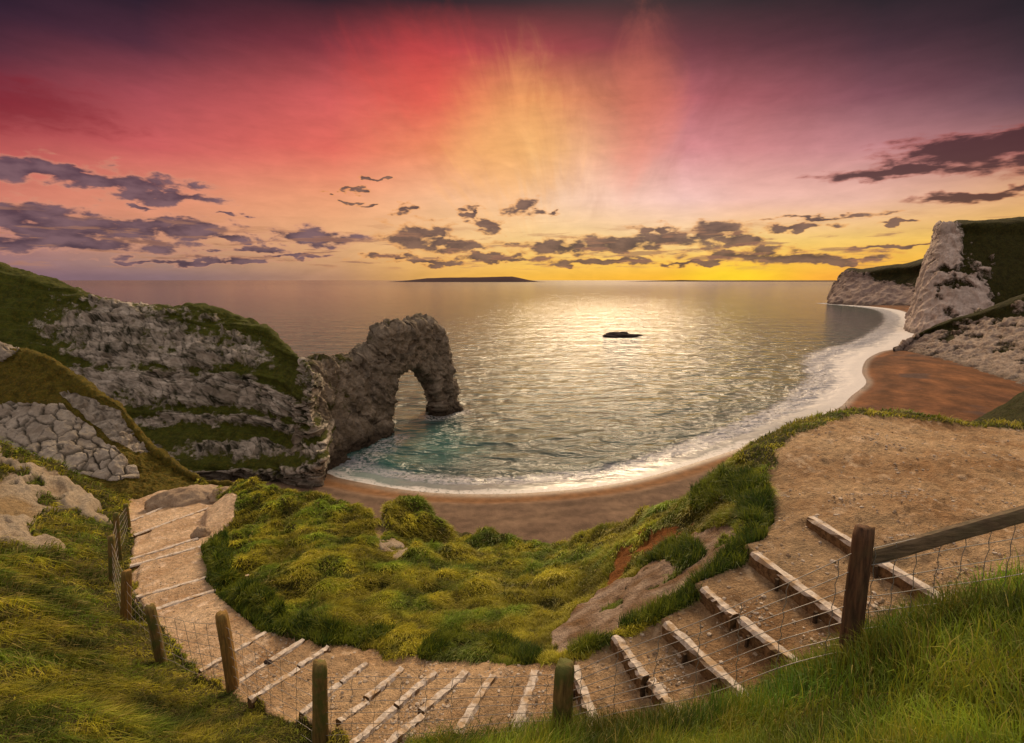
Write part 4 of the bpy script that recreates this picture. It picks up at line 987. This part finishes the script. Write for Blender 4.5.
# swell: real low relief near the shore
off_ = -sd
k = sstep(1200, 150, sr)
sw = .16 * np.sin(off_ * .55 + 2.5 * fbm(q * .02, 3)) * sstep(70, 14, off_) * sstep(0, 8, off_) + .10 * fbm(q * (.10, .22, 1), 3) * k
sz = sw * sstep(-1, 7, off_)
arch_c = at(415, 425, 165)
teal = sstep(26, 6, segdist(sx, sy, [at(350, 468, zt(350, 468, 0))[:2], at(400, 440, zt(400, 440, 0))[:2], at(425, 445, zt(425, 445, 0))[:2]]))
bscale = np.clip(sr / 150, .8, 2.4)
def sea_mat():
    m, n = mat('sea_water'); P = n.pos(); off = n.attr('off'); dist = n.attr('dist')
    fade = n.m('MAXIMUM', n.m('POWER', n.m('DIVIDE', 150., n.m('MAXIMUM', dist, 150.)), .48), .20)
    w1 = n.noise(n.mapv(P, (.10, .22, 1), (0, 0, .12)), 1., 3, .5, .6)
    w2 = n.noise(n.mapv(P, (.42, .85, 1), (0, 0, -.2)), 1., 4, .6, .5)
    w3 = n.noise(n.mapv(P, (1.5, 2.8, 1)), 1., 4, .65)
    w0 = n.noise(n.mapv(P, (.018, .05, 1), (0, 0, .1)), 1., 3, .55, .5)
    h = n.m('ADD', n.m('MULTIPLY', w0, 6.5), n.m('ADD', n.m('MULTIPLY', w1, 2.9), n.m('ADD', n.m('MULTIPLY', w2, .6), n.m('MULTIPLY', w3, .11))))
    calm = n.mr(off, 2., 14., .12, 1.)
    nrm = n.bump(h, n.m('MULTIPLY', .9, n.m("MULTIPLY", calm, fade)), 1.15)
    deep = n.mix(n.mr(w1, .35, .65), (.034, .060, .058), (.066, .098, .090))
    c = n.mix(n.attr('teal'), deep, (.035, .15, .135))
    # foam: spent wash at the edge, a broken outer line, flecks
    nz = n.noise(P, .16, 5, .6); nf = n.noise(P, .9, 6, .7, .6); o2 = n.m('DIVIDE', off, n.attr('scale'))
    oo = n.m('ADD', o2, n.m('MULTIPLY', n.m('SUBTRACT', nz, .5), 7.))
    b1 = n.mr(oo, 4.6, 1.0); b1 = n.m('MULTIPLY', b1, n.mr(nf, .30, .52))
    ridge = n.m('MULTIPLY', n.mr(oo, 5.2, 7.2), n.mr(oo, 14., 10.)); ridge = n.m('MULTIPLY', ridge, n.mr(nf, .36, .56))
    fl = n.m('MULTIPLY', n.mr(oo, 26., 13.), n.mr(nf, .60, .70)); fl = n.m('MULTIPLY', fl, .45)
    foam = n.m('MAXIMUM', n.m('MAXIMUM', n.m('MULTIPLY', b1, .75), n.m('MULTIPLY', ridge, n.mr(dist, 110., 230., .4, .8))), fl)
    foam = n.m('MAXIMUM', foam, n.m('MULTIPLY', n.mr(oo, 9., 5.), n.m('MULTIPLY', n.mr(dist, 120., 260., .25, .85), n.mr(nf, .2, .6, .75, 1.))))
    foam = n.m('MAXIMUM', foam, n.m('MULTIPLY', n.attr('rockfoam'), n.mr(nf, .42, .6)))
    c = n.mix(foam, c, (.72, .68, .69))
    c = n.mix(n.m('MULTIPLY', ridge, n.mr(nf, .75, .35, .5, .95)), c, (.25, .26, .33))
    ro = n.m('ADD', n.m('MULTIPLY', foam, .6), n.mr(dist, 100., 6000., .10, .18, False))
    n.out(n.bsdf(c, ro, nrm, .37, IOR=1.333)); return m
RKT = zt(620, 337, 0.); rk = at(620, 337, RKT)
rd = np.hypot((sx - rk[0]) / 30, (sy - rk[1]) / 16)
afeet = segdist(sx, sy, [at(435, 417, zt(435, 417, 0))[:2], at(458, 412, zt(458, 412, 0))[:2]]); nfeet = segdist(sx, sy, [at(395, 438, zt(395, 438, 0))[:2], at(350, 470, zt(350, 470, 0))[:2]])
rockfoam = np.maximum(sstep(1., .3, rd), np.maximum(sstep(7, 1.5, afeet), sstep(6, 1, nfeet)) * .8)
fs = grid_faces(NS, MS)[:, ::-1]; keep = sd[fs].min(1) < 6
u, inv = np.unique(fs[keep], return_inverse=True)
tag(mk('sea', np.stack([sx, sy, sz], 1)[u], inv.reshape(-1, 4), sea_mat(), attrs={'off': off_[u], 'dist': sr[u], 'teal': teal[u] * .6, 'scale': bscale[u], 'rockfoam': rockfoam[u]}), 'rippled open sea catching the golden sunset, breaking as white foam along the beaches', 'sea', 'structure')

# ------------------------------------------------------------------ rocks
def lump(name, c, size, seed, mt, label, cat, res=40, amp=.3, sc=1.2, flat=-.35):
    th, ph = np.meshgrid(np.linspace(0, math.pi, res), np.linspace(0, 2 * math.pi, res * 2, endpoint=False), indexing='ij')
    d = np.stack([np.sin(th) * np.cos(ph), np.sin(th) * np.sin(ph), np.cos(th)], -1).reshape(-1, 3)
    r = 1 + amp * fbm(d * sc + seed, 4) + .12 * ridged(d * 2.2 + seed, 3)
    v = d * r[:, None]; v[:, 2] = np.maximum(v[:, 2], flat); v *= size
    n, m = res, res * 2; i = np.arange(n - 1)[:, None] * m; j = np.arange(m)[None]
    f = np.stack([i + j, i + m + j, i + m + (j + 1) % m, i + (j + 1) % m], -1).reshape(-1, 4)
    o = mk(name, v, f, mt, attrs={'veg': np.full(len(v), -1.), 'crack': sstep(.3, -.3, ridged(d * 2.5 + seed, 3)) * .4, 'wet': np.zeros(len(v))}); o.location = c
    return tag(o, label, cat)
M_boul = rock_mat('boulder_clay', (.44, .33, .235), (.33, .235, .16), (.15, .10, .065), (.1, .1, .02), 6., (1, 1, 1), .06)
M_dark = rock_mat('wet_rock', (.07, .05, .045), (.04, .03, .028), (.01, .01, .01), (.1, .1, .02), .5, (1, 1, 1), .3)
lump('boulder', tuple(at(192, 506, 19.6)), (1.45, .9, .62), 3.3, M_boul, 'large smooth brown boulder at the lower end of the path', 'boulder', amp=.16)
lump('boulder', tuple(at(226, 499, 19.4)), (.62, .5, .4), 8.1, M_boul, 'smaller brown boulder tucked against the turf beside the large one', 'boulder', amp=.16)
lump('stone', tuple(at(202, 534, 14.4)), (.22, .18, .2), 5.5, M_boul, 'small dark lump of rock on the turf corner by the pair of step edges', 'stone', res=20)
lump('stone', tuple(at(268, 664, 6.7)), (.055, .05, .05), 2.5, M_dark, 'fist sized dark stone resting on a step edge under the turf lip', 'stone', res=16)
lump('sea_rock', (rk[0], rk[1], .2), (12, 5, 3.2), 6.6, M_dark, 'low black rock breaking the surface far out in the bay', 'sea rock', amp=.45, sc=1.6, flat=-.2)
# loose timbers on the turf
g0 = surf(247, 588); o_ = empty('timber_stake', tuple(g0 + (0, 0, EYE))); tag(o_, 'small pale stake poking out of the knoll turf near the path bend', 'stake')
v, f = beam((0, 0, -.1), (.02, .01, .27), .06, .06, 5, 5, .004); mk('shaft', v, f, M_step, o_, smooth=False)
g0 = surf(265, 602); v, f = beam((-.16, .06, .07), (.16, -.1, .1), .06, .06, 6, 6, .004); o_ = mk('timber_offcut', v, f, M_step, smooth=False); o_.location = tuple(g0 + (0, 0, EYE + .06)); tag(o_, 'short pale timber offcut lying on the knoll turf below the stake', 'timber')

# ------------------------------------------------------------------ far land on the horizon
m_isl, n_ = mat('hazy_land'); n_.out(n_.bsdf(n_.mix(n_.noise(n_.pos(), .002), (.075, .05, .055), (.10, .07, .07)), 1., None, 0.))
def far_land(name, prof, dist, depth, label, cat):
    prof = [(atz(px, 281, 0)[0] / atz(px, 281, 0)[1] * dist, h) for px, h in prof]
    x = np.linspace(prof[0][0], prof[-1][0], 240); h = np.interp(x, [q[0] for q in prof], [q[1] for q in prof])
    h = np.maximum(h + np.minimum(h, 12) * .25 * fbm(np.stack([x * .004, 0 * x, 0 * x], 1), 4), -3)
    rows = [np.stack([x, 0 * x + dist, 0 * x - 20], 1), np.stack([x, 0 * x + dist + depth * .15, h * .8], 1), np.stack([x, 0 * x + dist + depth * .5, h], 1), np.stack([x, 0 * x + dist + depth, 0 * x - 20], 1)]
    tag(mk(name, np.concatenate(rows), grid_faces(4, 240)[:, ::-1], m_isl), label, cat, 'structure')
far_land('island', [(384,0),(400,30),(422,90),(445,105),(475,110),(500,125),(512,130),(520,95),(530,45),(540,8),(548,0)], 12000, 1500, 'long flat topped island low on the horizon behind the arch', 'island')
far_land('coast', [(630,0),(660,25),(690,45),(720,30),(760,35),(800,28),(840,30),(880,35),(900,0)], 16000, 1500, 'faint line of low distant coast under the setting sun', 'coast')
